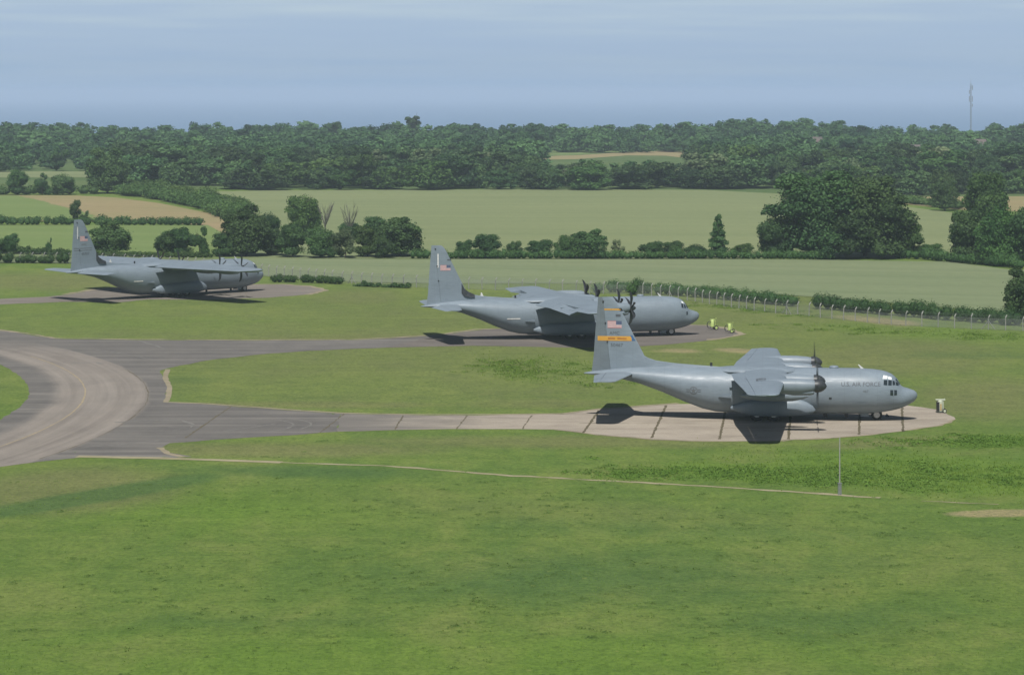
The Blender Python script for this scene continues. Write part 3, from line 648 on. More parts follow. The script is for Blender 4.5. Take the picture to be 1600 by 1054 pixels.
hue = ['broad', 'bush', 'row']; WM = [MWOOD, MWOOD, MWOOD, MLEAF2, MLEAF3]
lab = {'W0': 'dark green woodland tree in the far wood beyond the fields', 'W3': 'lighter green woodland tree in the far wood beyond the fields', 'W4': 'silvery pale woodland tree in the far wood beyond the fields'}
front = spots[:288]; rest = spots[288:]
for i, (x, y, H, Wd, kd) in enumerate(front):
    mi = rnd.choices([0, 3, 4], [.8, .15, .05])[0]
    me = crown_proto(kd, 40 + i % 5, 3000, .036, WM[mi])
    o = bpy.data.objects.new('woodland_tree', me); C.objects.link(o); o.location = (x, y, float(ridge(np.array([x]), np.array([y]))[0])); o.scale = (Wd, Wd, H); o.rotation_euler = (0, 0, rnd.uniform(0, 6.28))
    u = x * F / y + 800
    zone = ('far left' if u < 180 else 'above the sloping scrub belt' if u < 400 else 'above the dead trees' if u < 620 else 'above the middle aeroplane' if u < 840 else
            'around the hay strip' if u < 1090 else 'left of the giant tree pair' if u < 1240 else 'above the giant tree pair' if u < 1440 else 'around the mast foot')
    dep_ = 'on the wood edge' if y < 840 else 'just inside the wood' if y < 920 else 'deep in the wood'
    tone = {0: 'dark green', 3: 'lighter green', 4: 'silvery pale'}[mi]
    tag(o, '%s tree %s, %s' % (tone, dep_, zone), 'tree', 'woodland trees, %s, %s, %s' % (tone, dep_, zone))
Vs, Qs, Ts = [], [], []; off = 0; nr = np.random.RandomState(5)
prot = [leaf_cloud(np.random.RandomState(60 + k), crown_lobes(np.random.RandomState(60 + k), ['dome', 'dome', 'broad', 'dome'][k]), 1300, .045) for k in range(4)]
for (x, y, H, Wd, kd) in rest:
    V, Q, T = prot[nr.randint(4)]; a = nr.uniform(0, 6.28); c_, s_ = math.cos(a), math.sin(a)
    P = np.stack([(V[:, 0] * c_ - V[:, 1] * s_) * Wd + x, (V[:, 0] * s_ + V[:, 1] * c_) * Wd + y, V[:, 2] * H + float(ridge(np.array([x]), np.array([y]))[0])], 1)
    Vs.append(P); Qs.append(Q + off); Ts.append(np.clip(T * .7 + nr.normal(0, .28) + .12, 0, 1)); off += len(V)
print('woodland', len(front), len(rest))
far = bpy.data.objects.new('woodland', leaf_mesh('woodland', np.concatenate(Vs), np.concatenate(Qs), np.concatenate(Ts), [MWOOD])); C.objects.link(far)
tag(far, 'far mass of dark treetops filling the skyline before the sea', 'woodland', kind='stuff')

# cottages glimpsed between the trees
def cottage(u, v, w, h, dpt, mat, label, gable=True):
    x, y = G(u, v); e_ = empty('cottage', (x, y, 1.0), .1); tag(e_, label, 'cottage')
    MB().box((0, 0, h / 2), (w, dpt, h)).build('wall', mat, e_)
    MB().add([(-w / 2 - .3, -dpt / 2 - .3, h), (w / 2 + .3, -dpt / 2 - .3, h), (w / 2 + .3, dpt / 2 + .3, h), (-w / 2 - .3, dpt / 2 + .3, h), (-w / 2 - .3, 0, h + 2.2), (w / 2 + .3, 0, h + 2.2)],
              [(0, 1, 5, 4), (2, 3, 4, 5), (0, 4, 3), (1, 2, 5), (0, 3, 2, 1)]).build('roof', MROOF, e_)
    for k in (-1, 1): MB().box((k * w * .24, -dpt / 2 - .02, h * .6), (.9, .08, 1.1)).build('window', MGLASS, e_)
cottage(1276, 251, 4.2, 7.2, 5, MWALL, 'pinkish cottage end among the trees above the giant pair')
cottage(1531, 247, 5, 5.4, 6, MWALLW, 'cream cottage among the trees near the mast foot')
cottage(1232, 240, 4, 4, 5, MWALLW, 'tiny white cottage left of the pinkish one')
cottage(1425, 252, 7, 4.0, 5, MWALLW, 'white cottage half hidden in the wood between mast and giant trees')

# radio mast
x, y = G(1517, 228); mh = 29.55 + (VH - 131) * y / F
e_ = empty('radio_mast', (x, y, -1)); tag(e_, 'tall thin lattice radio mast rising from the trees at right', 'mast')
m = MB(); mh += 1; legs = [(0.42 * math.cos(a), .42 * math.sin(a)) for a in (0.3, 2.4, 4.5)]
for (a, b_) in legs: m.tube([(a, b_, 0), (a, b_, mh)], .07, 5)
k = 0; z = 0
while z < mh - 1.2:
    for i in range(3):
        p, q_ = legs[i], legs[(i + 1) % 3]; m.tube([(*p, z), (*q_, z + 1.2)], .035, 4)
    z += 1.2
m.build('lattice', MGALV, e_)
for (zz, s_, hh) in ((mh - 2.2, 1, 2.6), (mh - 4.6, -1, 2.2), (mh - 8.5, 1, 3.2), (mh - 8.5, -1, 3.2), (mh - 12, 1, 1.8)):
    MB().box((s_ * .85, 0, zz), (.28, .22, hh)).box((s_ * .5, 0, zz), (.7, .08, .08)).build('antenna_panel', MGALV, e_)
MB().tube([(0, 0, mh - .2), (0, 0, mh + 2.2)], .05, 5).build('whip', MGALV, e_)

# ------------------------------------------------------------------ perimeter fence
fp = [Vector(G(*p)) for p in [(-25, 410), (100, 411.5), (200, 414), (300, 420), (430, 432.5), (520, 441), (620, 448), (740, 452), (860, 456), (1000, 461), (1080, 470), (1180, 486), (1300, 498), (1400, 508), (1500, 513), (1612, 517.5)]]
def along(P, step):
    o = []; carry = 0
    for a, b_ in zip(P, P[1:]):
        L = (b_ - a).length; t = carry
        while t < L: o.append((a.lerp(b_, t / L), (b_ - a).normalized())); t += step
        carry = t - L
    return o
tot = sum((b_ - a).length for a, b_ in zip(fp, fp[1:])); posts = along(fp, tot / 97.5)
fence = empty('perimeter_fence', (fp[8].x, fp[8].y, 0)); tag(fence, 'chain link perimeter fence on cranked concrete posts along the airfield edge', 'fence')
pm = MB().tube([(0, 0, 0), (0, 0, 1.45), (0.0, .0, 1.5), (.30, .06, 1.86)], .068, 6); p0 = pm.build('post', MCONC)
O = Vector((fp[8].x, fp[8].y, 0)); first = True
for i, (p, d) in enumerate(posts[:100]):
    o = p0 if first else p0.copy()
    if not first: C.objects.link(o)
    first = False; o.parent = fence; o.location = (p.x - O.x, p.y - O.y, 0); o.rotation_euler = (rnd.gauss(0, .02), rnd.gauss(0, .02), .55 + rnd.gauss(0, .05))
    o.scale = (1, 1, rnd.uniform(.97, 1.04))
m = MB()
for i in (3, 14, 40, 66, 80, 95):
    if i < len(posts):
        p, d = posts[i]; 
        for s_ in (-1, 1): q_ = p + d * s_ * .9; m.tube([(q_.x - O.x, q_.y - O.y, 0), (p.x - O.x, p.y - O.y, 1.1)], .05, 5)
m.build('brace', MCONC, fence)
mm, t, b = principled('chain link', .5, .4); b.inputs['Base Color'].default_value = (.34, .36, .34, 1)
co = N(t, 'ShaderNodeTexCoord').outputs['Object']; tr = N(t, 'ShaderNodeBsdfTransparent'); ms = N(t, 'ShaderNodeMixShader')
t.links.new(maprange(t, noise(t, co, .4), .3, .7, .20, .36), ms.inputs[0]); t.links.new(tr.outputs[0], ms.inputs[1]); t.links.new(b.outputs[0], ms.inputs[2]); t.links.new(ms.outputs[0], t.nodes['Material Output'].inputs[0])
v = []; f = []
for i, (p, d) in enumerate(posts):
    v += [(p.x - O.x, p.y - O.y - .07, .03), (p.x - O.x, p.y - O.y - .07, 1.45)]
    if i: f.append((2 * i - 2, 2 * i, 2 * i + 1, 2 * i - 1))
mk('wire_mesh', v, f, mm, fence)
m = MB()
for (dx, zz) in ((0, 1.45), (.12, 1.6), (.2, 1.72), (.28, 1.84)):
    m.tube([(p.x - O.x + dx, p.y - O.y - .05, zz) for p, d in posts], .008, 3)
m.build('barbed_wire', MGALV, fence)

# ------------------------------------------------------------------ foreground pole
x, y = G(1312, 773); e_ = empty('marker_pole', (x, y, 0)); tag(e_, 'thin pale pole on a grey box foot beside the path', 'pole')
MB().tube([(0, 0, 0), (0, 0, 4.25)], [.055, .040], 10).build('pole', MCONC, e_)
MB().box((0, 0, .42), (.26, .22, .84)).box((0, 0, .87), (.30, .26, .05)).build('foot_box', MGALV, e_)

# ------------------------------------------------------------------ aircraft
ST = [(-.02, 2.42, 2.34, .05), (-.10, 2.66, 2.08, .30), (-.3, 2.86, 1.82, .55), (-.8, 3.04, 1.48, .88), (-1.3, 3.18, 1.24, 1.16), (-1.52, 3.36, 1.15, 1.27), (-1.75, 3.74, 1.07, 1.38), (-2.0, 4.14, 1.0, 1.48), (-2.3, 4.42, .92, 1.6),
      (-2.7, 4.60, .84, 1.74), (-3.2, 4.75, .75, 1.87), (-4, 4.86, .66, 2.01), (-5, 4.92, .59, 2.12), (-6, 4.93, .56, 2.16), (-8, 4.93, .55, 2.17), (-10, 4.93, .55, 2.17), (-12, 4.93, .55, 2.17), (-14, 4.93, .55, 2.17), (-17, 4.93, .55, 2.16), (-18.2, 4.93, .64, 2.15),
      (-19.4, 4.92, .92, 2.11), (-21, 4.91, 1.55, 1.98), (-23, 4.90, 2.45, 1.74), (-25.2, 4.84, 3.30, 1.38), (-27.3, 4.68, 3.80, .98), (-28.9, 4.46, 4.02, .62), (-29.8, 4.32, 4.10, .38), (-30.2, 4.24, 4.16, .12)]
class Plane:
    def __init__(s, long_): s.a, s.b = (2.54, 2.03) if long_ else (0, 0); s.long = long_
    def X(s, x):
        if x < -8.0: x -= s.a
        if x < -17.5: x -= s.b
        return x
    def sec(s, x):
        xs_ = [-s.X(q[0]) for q in ST]; return [float(np.interp(-x, xs_, [q[k] for q in ST])) for k in (1, 2, 3)]
    def ring(s, x, n=40):
        zt, zb, hw = s.sec(x); zc, hz = (zt + zb) / 2, (zt - zb) / 2; r = []
        for k in range(n):
            t_ = 2 * math.pi * k / n; cc, ss = math.cos(t_), math.sin(t_)
            r.append((x, hw * math.copysign(abs(cc) ** .88, cc), zc + hz * math.copysign(abs(ss) ** .92, ss)))
        return r
    def side(s, x, z):
        zt, zb, hw = s.sec(x); zc, hz = (zt + zb) / 2, max((zt - zb) / 2, .01)
        ss = min(.9995, max(-.9995, (z - zc) / hz)); t_ = math.asin(math.copysign(abs(ss) ** (1 / .92), ss)); return hw * abs(math.cos(t_)) ** .88
def airfoil(secs, c0, c1, n=9):
    """secs: (LE point, TE point, thickness ratio, thickness axis); closed solid between chord fractions c0..c1"""
    rings = []
    for le, te, th, ax in secs:
        le, te, ax = Vector(le), Vector(te), Vector(ax); ch_ = (te - le).length; up = []; lo = []
        for i in range(n + 1):
            c_ = c0 + (c1 - c0) * (i / n) ** (1.6 if c0 == 0 else 1)
            y_ = 5 * th * ch_ * (.2969 * math.sqrt(c_) - .126 * c_ - .3516 * c_ ** 2 + .2843 * c_ ** 3 - .1015 * c_ ** 4) + .006
            p = le.lerp(te, c_); up.append(p + ax * y_); lo.append(p - ax * y_)
        rings.append(up + lo[::-1])
    return rings
def foil_half(th, ch_, c_): return 5 * th * ch_ * (.2969 * math.sqrt(c_) - .126 * c_ - .3516 * c_ ** 2 + .2843 * c_ ** 3 - .1015 * c_ ** 4)
def text_geo(txt, size):
    cu = bpy.data.curves.new('t', 'FONT'); cu.body = txt; cu.size = size; cu.align_x = 'CENTER'; cu.align_y = 'CENTER'; cu.resolution_u = 3
    o = bpy.data.objects.new('t', cu); C.objects.link(o); dg = bpy.context.evaluated_depsgraph_get(); dg.update(); me = bpy.data.meshes.new_from_object(o.evaluated_get(dg))
    bm = bmesh.new(); bm.from_mesh(me); bmesh.ops.triangulate(bm, faces=bm.faces)
    bmesh.ops.subdivide_edges(bm, edges=[e for e in bm.edges if e.calc_length() > size * .5], cuts=2)
    V = [v.co.copy() for v in bm.verts]; Fc = [tuple(v.index for v in f.verts) for f in bm.faces]; bm.free()
    bpy.data.objects.remove(o); bpy.data.meshes.remove(me); return V, Fc
def rect_geo(x0, x1, z0, z1, nx=6, nz=3): 
    V = [Vector((x0 + (x1 - x0) * i / nx, z0 + (z1 - z0) * j / nz, 0)) for j in range(nz + 1) for i in range(nx + 1)]
    return V, [(j * (nx + 1) + i, j * (nx + 1) + i + 1, (j + 1) * (nx + 1) + i + 1, (j + 1) * (nx + 1) + i) for j in range(nz) for i in range(nx)]

FIN = [(4.3, -23.7, -29.5, .075), (5.9, -24.65, -29.32, .075), (8.5, -25.92, -29.15, .075), (10.9, -27.1, -28.95, .08), (11.4, -27.42, -28.93, .075), (11.62, -27.75, -28.9, .05)]
HS = .70                                   # rudder hinge chord fraction
def build_aircraft(P, name, label, loc, yaw, zs, J, flap_deg, marks, tanks):
    X = P.X; root = empty(name, loc, yaw, (1, 1, zs)); tag(root, label, 'aeroplane', None)
    # fuselage
    xs_ = sorted(set([X(q[0]) for q in ST] + [X(-8.0 - .001)]), reverse=True)
    fus = MB().loft([P.ring(x) for x in xs_]).build('fuselage', MP, root, True)
    def side_patch(name, V, Fc, mat, par, off=.015, sides=(-1,)):
        m = MB()
        for s_ in sides:
            m.add([(p.x, s_ * (P.side(p.x, p.y) + off), p.y) for p in V], Fc)
        return mk(name, m.v, m.f, mat, par)
    def quad4(c4, n=5):                    # bilinear patch from four (x, z) corners
        V = []; 
        for j in range(n + 1):
            for i in range(n + 1):
                a, b_ = i / n, j / n; x = (c4[0][0] * (1 - a) + c4[1][0] * a) * (1 - b_) + (c4[3][0] * (1 - a) + c4[2][0] * a) * b_
                z = (c4[0][1] * (1 - a) + c4[1][1] * a) * (1 - b_) + (c4[3][1] * (1 - a) + c4[2][1] * a) * b_; V.append(Vector((x, z, 0)))
        return V, [(j * (n + 1) + i, j * (n + 1) + i + 1, (j + 1) * (n + 1) + i + 1, (j + 1) * (n + 1) + i) for j in range(n) for i in range(n)]
    wins = [((-3.12, 3.55), (-2.78, 3.50), (-2.76, 3.98), (-3.08, 4.0)), ((-2.70, 3.50), (-2.38, 3.48), (-2.36, 3.93), (-2.68, 3.98)), ((-2.30, 3.5), (-2.04, 3.5), (-2.10, 3.86), (-2.30, 3.92)),
            ((-1.98, 3.46), (-1.72, 3.40), (-1.84, 3.66), (-2.03, 3.82)), ((-2.52, 2.55), (-2.25, 2.52), (-2.25, 3.05), (-2.52, 3.06)), ((-2.16, 2.52), (-1.90, 2.56), (-1.90, 3.02), (-2.16, 3.05))]
    if J: wins = [((-2.75, 3.55), (-2.45, 3.48), (-2.45, 3.98), (-2.72, 4.05)), ((-2.36, 3.48), (-2.08, 3.46), (-2.12, 3.84), (-2.36, 3.95)), ((-1.98, 3.46), (-1.72, 3.40), (-1.84, 3.66), (-2.03, 3.82)), ((-2.1, 2.6), (-1.88, 2.62), (-1.88, 3.02), (-2.1, 3.04))]
    for w_ in wins:
        for s_ in (-1, 1): side_patch('window', *quad4(w_), MGLASS, fus, .012, (s_,))
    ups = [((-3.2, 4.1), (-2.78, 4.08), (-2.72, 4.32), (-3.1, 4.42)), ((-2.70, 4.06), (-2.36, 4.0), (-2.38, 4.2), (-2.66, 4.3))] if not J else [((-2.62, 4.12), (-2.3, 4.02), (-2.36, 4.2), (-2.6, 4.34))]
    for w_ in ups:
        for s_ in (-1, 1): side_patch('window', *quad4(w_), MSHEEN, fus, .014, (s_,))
    # windscreen panes over the nose
    v = []; f = []
    for s_ in (-1, 1):
        for k in range(2):
            y0, y1 = .04 + .46 * k, .04 + .46 * k + .40
            b0 = len(v); v += [(-1.60 - .05 * k, s_ * y0, 3.50), (-1.60 - .09 * k - .03, s_ * y1, 3.50), (-1.96 - .10 * k, s_ * y1, 4.02 - .04 * k), (-1.93 - .05 * k, s_ * y0, 4.05)]; f.append((b0, b0 + 1, b0 + 2, b0 + 3))
    w_ = mk('windscreen', [(a + .035, b_, c_) for a, b_, c_ in v], f, MGLASS, fus)
    # chin fairing light strip on the side, crew step
    side_patch('strake', *rect_geo(-5.5, -4.6, 1.72, 1.86, 4, 2), MWP if False else MP, fus, .06)
    # wing
    def wz(y_): return 4.50 + .008 * abs(y_)
    sec = [(0, -11.75, -16.75, .17), (2.3, -11.75, -16.75, .17), (5.6, -11.8, -16.7, .16), (10.2, -12.05, -16.15, .15), (15, -12.28, -15.6, .14), (19.3, -12.5, -15.15, .125), (19.95, -12.75, -15.05, .10), (20.2, -13.3, -14.8, .06)]
    def wsec(y_, c1=1):
        ya = [q_[0] for q_ in sec]; return [float(np.interp(abs(y_), ya, [q_[k] for q_ in sec])) for k in (1, 2, 3)]
    def wrings(yl, c0, c1, n=9):
        L = []
        for y_ in yl:
            le, te, th = wsec(y_); L.append(((X(le), y_, wz(y_)), (X(te), y_, wz(y_)), th, (0, 0, 1)))
        return airfoil(L, c0, c1, n)
    yl = [-20.2, -19.95, -19.3, -15, -10.2, -5.6, -2.3, 0, 2.3, 5.6, 10.2, 15, 19.3, 19.95, 20.2]
    wing = MB().loft(wrings(yl, 0, .76)).build('wing', MP, root, True)
    for s_ in (-1, 1):
        MB().loft(wrings([s_ * 14.15, s_ * 16, s_ * 19.3, s_ * 19.95, s_ * 20.2], .767, 1, 5)).build('aileron', MP, root, True)
        for (ya, yb) in ((2.35, 8.0), (8.05, 14.1)):
            rr = wrings([s_ * ya, s_ * yb], .767, 1, 5)
            if flap_deg:
                o_ = []
                for i, ring in enumerate(rr):
                    y_ = s_ * (ya, yb)[i]; le, te, th = wsec(y_); hx, hz = X(le + (te - le) * .767), wz(y_) + .16
                    Rm = Matrix.Rotation(-R(flap_deg), 3, 'Y'); o_.append([Rm @ (Vector(p) - Vector((hx, y_, hz))) + Vector((hx - .02, y_, hz)) for p in ring])
                rr = o_
            MB().loft(rr).build('flap', MP, root, True)
    # wing to body fairing
    MB().loft([[(X(x), w_ * math.cos(t_), 4.62 + h_ * math.sin(t_)) for t_ in [2 * math.pi * k / 20 for k in range(20)]] for x, w_, h_ in ((-10.6, .3, .1), (-11.2, 1.3, .38), (-12.4, 1.75, .52), (-15, 1.8, .50), (-17, 1.6, .38), (-18.6, .5, .25))]).build('wing_fairing', MP, fus, True)
    # tail
    tz = 4.28
    for s_ in (-1, 1):
        rr = [((X(-25.3), s_ * .0, tz), (X(-29.25), s_ * 0, tz), .11, (0, 0, 1)), ((X(-25.7), s_ * 1.2, tz), (X(-29.2), s_ * 1.2, tz), .11, (0, 0, 1)), ((X(-26.85), s_ * 7.5, tz), (X(-28.85), s_ * 7.5, tz), .10, (0, 0, 1)), ((X(-27.25), s_ * 8.0, tz), (X(-28.7), s_ * 8.0, tz), .06, (0, 0, 1))]
        MB().loft(airfoil(rr, 0, .68)).build('tailplane', MP, root, True); 
        er = airfoil(rr[1:], .685, 1, 5); eo = []
        for i, ring in enumerate(er):
            le_, te_ = Vector(rr[1 + i][0]), Vector(rr[1 + i][1]); hp = le_.lerp(te_, .685); Rm = Matrix.Rotation(-R(9), 3, 'Y'); eo.append([Rm @ (Vector(p) - hp) + hp for p in ring])
        MB().loft(eo).build('elevator', MP, root, True)
    fr = [((X(le), 0, z), (X(te), 0, z), th, (0, 1, 0)) for z, le, te, th in FIN]
    fin = MB().loft(airfoil(fr, 0, HS - .004)).build('tail_fin', MP, root, True)
    MB().loft(airfoil(fr, HS, 1, 5)).build('rudder', MRUD if not J else MP, root, True)
    DR = [(-24.9, 6.05, .14), (-24.3, 5.72, .2), (-23.6, 5.48, .24), (-22, 5.26, .26), (-20, 5.10, .22), (-17.2, 4.9, .05)]
    MB().loft([[(X(x), -w_, 4.7), (X(x), -w_ * .45, z - .05), (X(x), 0, z), (X(x), w_ * .45, z - .05), (X(x), w_, 4.7)] for x, z, w_ in DR]).build('dorsal_fillet', MP, fin)
    def finy(x, z):
        zz = [q_[0] for q_ in FIN]; le = float(np.interp(z, zz, [q_[1] for q_ in FIN])); te = float(np.interp(z, zz, [q_[2] for q_ in FIN])); th = float(np.interp(z, zz, [q_[3] for q_ in FIN]))
        xl = x + (P.a + P.b); c_ = min(.99, max(.01, (le - xl) / (le - te))); return foil_half(th, le - te, c_) + .006
    def fin_patch(name, V, Fc, mat, off=.012, par=fin):
        m = MB()
        for s_ in (-1, 1): m.add([(p.x, s_ * (finy(p.x, p.y) + off), p.y) for p in V], Fc)
        return mk(name, m.v, m.f, mat, par)
    def fin_text(txt, size, x, z, mat=MMARK, sx=1.0):
        V, Fc = text_geo(txt, size)
        for s_ in (-1, 1): mk('lettering', [((X(x) + (p.x * sx if s_ < 0 else -p.x * sx)), s_ * (finy(X(x) + p.x, z + p.y) + .014), z + p.y) for p in V], Fc, mat, fin)
    # flag
    def flag(x0, x1, z0, z1):
        m = {MRED.name: MB(), MWHT.name: MB()}; hgt = (z1 - z0) / 13
        for k in range(13):
            V, Fc = rect_geo(X(x0), X(x1 if k < 6 else x0 + (x1 - x0) * .6), z0 + hgt * k, z0 + hgt * (k + 1), 6, 1)
            mb = m[MRED.name if k % 2 == 0 else MWHT.name]
            for s_ in (-1, 1): mb.add([(p.x, s_ * (finy(p.x, p.y) + .012), p.y) for p in V], Fc)
        mk('flag_stripes', m[MRED.name].v, m[MRED.name].f, MRED, fin); mk('flag_stripes', m[MWHT.name].v, m[MWHT.name].f, MWHT, fin)
        V, Fc = rect_geo(X(x0 + (x1 - x0) * .6), X(x1), z0 + hgt * 6, z1, 4, 3); fin_patch('flag_canton', V, Fc, MNAVY)
    marks(dict(X=X, fin_patch=fin_patch, fin_text=fin_text, flag=flag, side_patch=side_patch, fus=fus, fin=fin, wing=wing, P=P, wz=wz, root=root))
    for z in (7.3, 9.1, 11.2):              # hinge fairings
        zz = [q_[0] for q_ in FIN]; le = float(np.interp(z, zz, [q_[1] for q_ in FIN])); te = float(np.interp(z, zz, [q_[2] for q_ in FIN])); hx = X(le + (te - le) * HS)
        MB().box((hx, 0, z), (.14, .46 - z * .02, .13)).build('hinge', MDK, fin)
    # star and bar roundel low on the rear body
    V = []; Fc = []; cx_, cz_ = X(-20.15), 2.85
    ring_in, ring_out = .30, .36
    for k in range(24):
        a0, a1 = 2 * math.pi * k / 24, 2 * math.pi * (k + 1) / 24; b0 = len(V)
        V += [Vector((cx_ + r_ * math.cos(a), cz_ + r_ * math.sin(a), 0)) for r_, a in ((ring_in, a0), (ring_out, a0), (ring_out, a1), (ring_in, a1))]; Fc.append((b0, b0 + 1, b0 + 2, b0 + 3))
    b0 = len(V); V.append(Vector((cx_, cz_, 0)))
    for k in range(10): r_ = (.27, .11)[k % 2]; V.append(Vector((cx_ + r_ * math.sin(math.pi * k / 5), cz_ + r_ * math.cos(math.pi * k / 5), 0)))
    for k in range(10): Fc.append((b0, b0 + 1 + k, b0 + 1 + (k + 1) % 10))
    for s_ in (-1, 1):
        for z0 in (-.12, .07): b0 = len(V); V += [Vector((cx_ + s_ * .38, cz_ + z0, 0)), Vector((cx_ + s_ * .66, cz_ + z0, 0)), Vector((cx_ + s_ * .66, cz_ + z0 + .05, 0)), Vector((cx_ + s_ * .38, cz_ + z0 + .05, 0))]; Fc.append((b0, b0 + 1, b0 + 2, b0 + 3))
    for s_ in (() if J else (-1, 1)): side_patch('roundel', V, Fc, MMARK2, fus, .014, (s_,))
    # engines
    for ye, dz, xo in ((-10.1, .14, -.05), (-4.95, 0, 0), (4.95, 0, 0), (10.1, .14, -.05)):
        zc = 4.22 + dz; n_ = 20
        if J: prof = [(-9.35, .44, .46, .04), (-9.7, .54, .60, 0), (-10.6, .60, .74, -.08), (-12.2, .60, .74, -.06), (-13.8, .52, .52, .0), (-14.8, .34, .30, .05), (-15.5, .16, .15, .08)]
        else: prof = [(-9.4, .47, .50, 0), (-9.8, .54, .60, -.02), (-10.8, .60, .72, -.06), (-12.4, .60, .70, -.04), (-14, .52, .52, .0), (-15.2, .36, .34, .04), (-15.9, .22, .22, .06)]
        nac = MB().loft([[(X(x), ye + w_ * math.cos(2 * math.pi * k / n_), zc + d_ + h_ * math.sin(2 * math.pi * k / n_)) for k in range(n_)] for x, w_, h_, d_ in prof]).build('engine', MP, root, True)
        MB().loft([[(X(x), ye + w_ * math.cos(2 * math.pi * k / 14), zc + d_ + h_ * math.sin(2 * math.pi * k / 14)) for k in range(14)] for x, w_, h_, d_ in ((-9.5, .34, .24, -.55), (-9.9, .38, .3, -.58), (-11.2, .34, .28, -.62), (-12.6, .15, .12, -.6))]).build('intake', MP, nac, True)
        MB().loft([[(X(x), ye + w_ * math.cos(2 * math.pi * k / 14), zc - .56 + w_ * .66 * math.sin(2 * math.pi * k / 14)) for k in range(14)] for x, w_ in ((-9.46, .28), (-9.49, .28))]).build('intake_mouth', MDK, nac)
        sp_r = .60 if not J else .42
        MB().lathe((X(-9.40), ye, zc), [(0, sp_r), (.25, sp_r * 1.02), (.50, sp_r * .93), (.74, sp_r * .72), (.95, sp_r * .40), (1.05, .02)] if not J else [(0, sp_r), (.25, sp_r), (.55, sp_r * .8), (.8, sp_r * .42), (.92, .02)]).build('spinner', MHUB, nac, True)
        nb = 6 if J else 4
        for k in range(nb):
            a = 2 * math.pi * k / nb + (0.0 if not J else .14 + ye * .02)
            rings = []
            for r_, ch_, th, sw in (((.3, .20, .16, 0), (.7, .40, .10, .02), (1.2, .50, .06, .03), (1.7, .46, .04, .0), (2.0, .34, .03, -.02), (2.06, .2, .02, -.02)) if not J else ((.3, .20, .16, 0), (.7, .30, .10, .05), (1.2, .38, .06, .08), (1.6, .34, .04, .02), (1.9, .24, .03, -.10), (2.06, .09, .02, -.22))):
                tw = R(62 - 22 * r_ / 2) if not J else R(8 + 6 * r_ / 2)   # angle of the chord away from the shaft
                if not J: tw = R(86)
                ca, sa = math.cos(tw), math.sin(tw); ring = []
                for q in range(8):
                    t_ = 2 * math.pi * q / 8; u_, v_ = ch_ / 2 * math.cos(t_) + sw, th / 2 * math.sin(t_)
                    dx, dt = u_ * ca - v_ * sa, u_ * sa + v_ * ca
                    ring.append((X(-9.40) + .28 + dx, ye + r_ * math.sin(a) + dt * math.cos(a), zc + r_ * math.cos(a) - dt * math.sin(a)))
                rings.append(ring)
            MB().loft(rings).build('propeller_blade', MPROP, nac, True)
        MB().loft([[(X(x), ye + w_, zc + h0), (X(x), ye + w_, wz(ye) + .02), (X(x), ye - w_, wz(ye) + .02), (X(x), ye - w_, zc + h0)] for x, w_, h0 in ((-11.4, .45, .2), (-13.5, .45, .1), (-15.6, .15, .15))]).build('pylon', MP, nac)
    if tanks:
        for s_ in (-1, 1):
            tk = MB().lathe((X(-15.9), s_ * 7.6, 3.1), [(0, .05), (.6, .3), (1.8, .5), (3.2, .52), (4.6, .48), (5.5, .3), (6.0, .05)]).build('fuel_tank', MP, root, True)
            MB().loft([[(X(x), s_ * 7.6 + w_, 3.4), (X(x), s_ * 7.6 + w_, wz(7.6)), (X(x), s_ * 7.6 - w_, wz(7.6)), (X(x), s_ * 7.6 - w_, 3.4)] for x, w_ in ((-12.3, .04), (-13, .12), (-14.8, .04))]).build('tank_pylon', MP, tk)
    # wheel sponsons
    for s_ in (-1, 1):
        rr = []
        for x, yc, w_, zc, h_ in ((-9.2, 1.95, .05, 1.10, .05), (-9.45, 1.97, .30, 1.16, .36), (-10.0, 2.0, .48, 1.26, .62), (-10.8, 2.0, .58, 1.34, .84), (-12, 2.0, .62, 1.28, .84), (-14.6, 2.0, .62, 1.24, .80), (-15.5, 1.98, .5, 1.22, .62), (-16.2, 1.95, .32, 1.2, .38), (-16.8, 1.9, .1, 1.2, .14)):
            rr.append([(X(x), s_ * yc + w_ * math.copysign(abs(math.cos(t_)) ** .8, math.cos(t_)), zc + h_ * math.copysign(abs(math.sin(t_)) ** .8, math.sin(t_))) for t_ in [2 * math.pi * k / 20 for k in range(20)]])
        MB().loft(rr).build('wheel_sponson', MP, root, True)
        MB().loft([[(X(-17.9), s_ * 2.14, 2.32), (X(-17.9), s_ * 2.2, 2.34), (X(-17.9), s_ * 2.2, 2.30)], [(X(-16.75), s_ * 2.14, 2.45), (X(-16.75), s_ * 2.45, 2.45), (X(-16.75), s_ * 2.42, 2.2)]]).build('air_deflector', MP, fus)
        gear = MB().box((X(-13.7), s_ * 2.05, .72), (2.0, .16, .18)).build('main_gear', MDK, root)
        for xw in (-12.95, -14.45):
            wh = MB().lathe((X(xw), s_ * 2.0 - .22, .68), [(0, .42), (.04, .60), (.12, .68), (.32, .68), (.40, .60), (.44, .42)], 'y').build('wheel', MTIRE, gear, True)
            MB().lathe((X(xw), s_ * 2.05 - .24, .68), [(0, .30), (.48, .30)], 'y').build('rim', MRIM, wh)
    ng = MB().tube([(X(-3.7), 0, .5), (X(-3.75), 0, 1.4)], .09, 8).box((X(-4.25), 0, .62), (1.2, .8, .05)).build('nose_gear', MGALV, root)
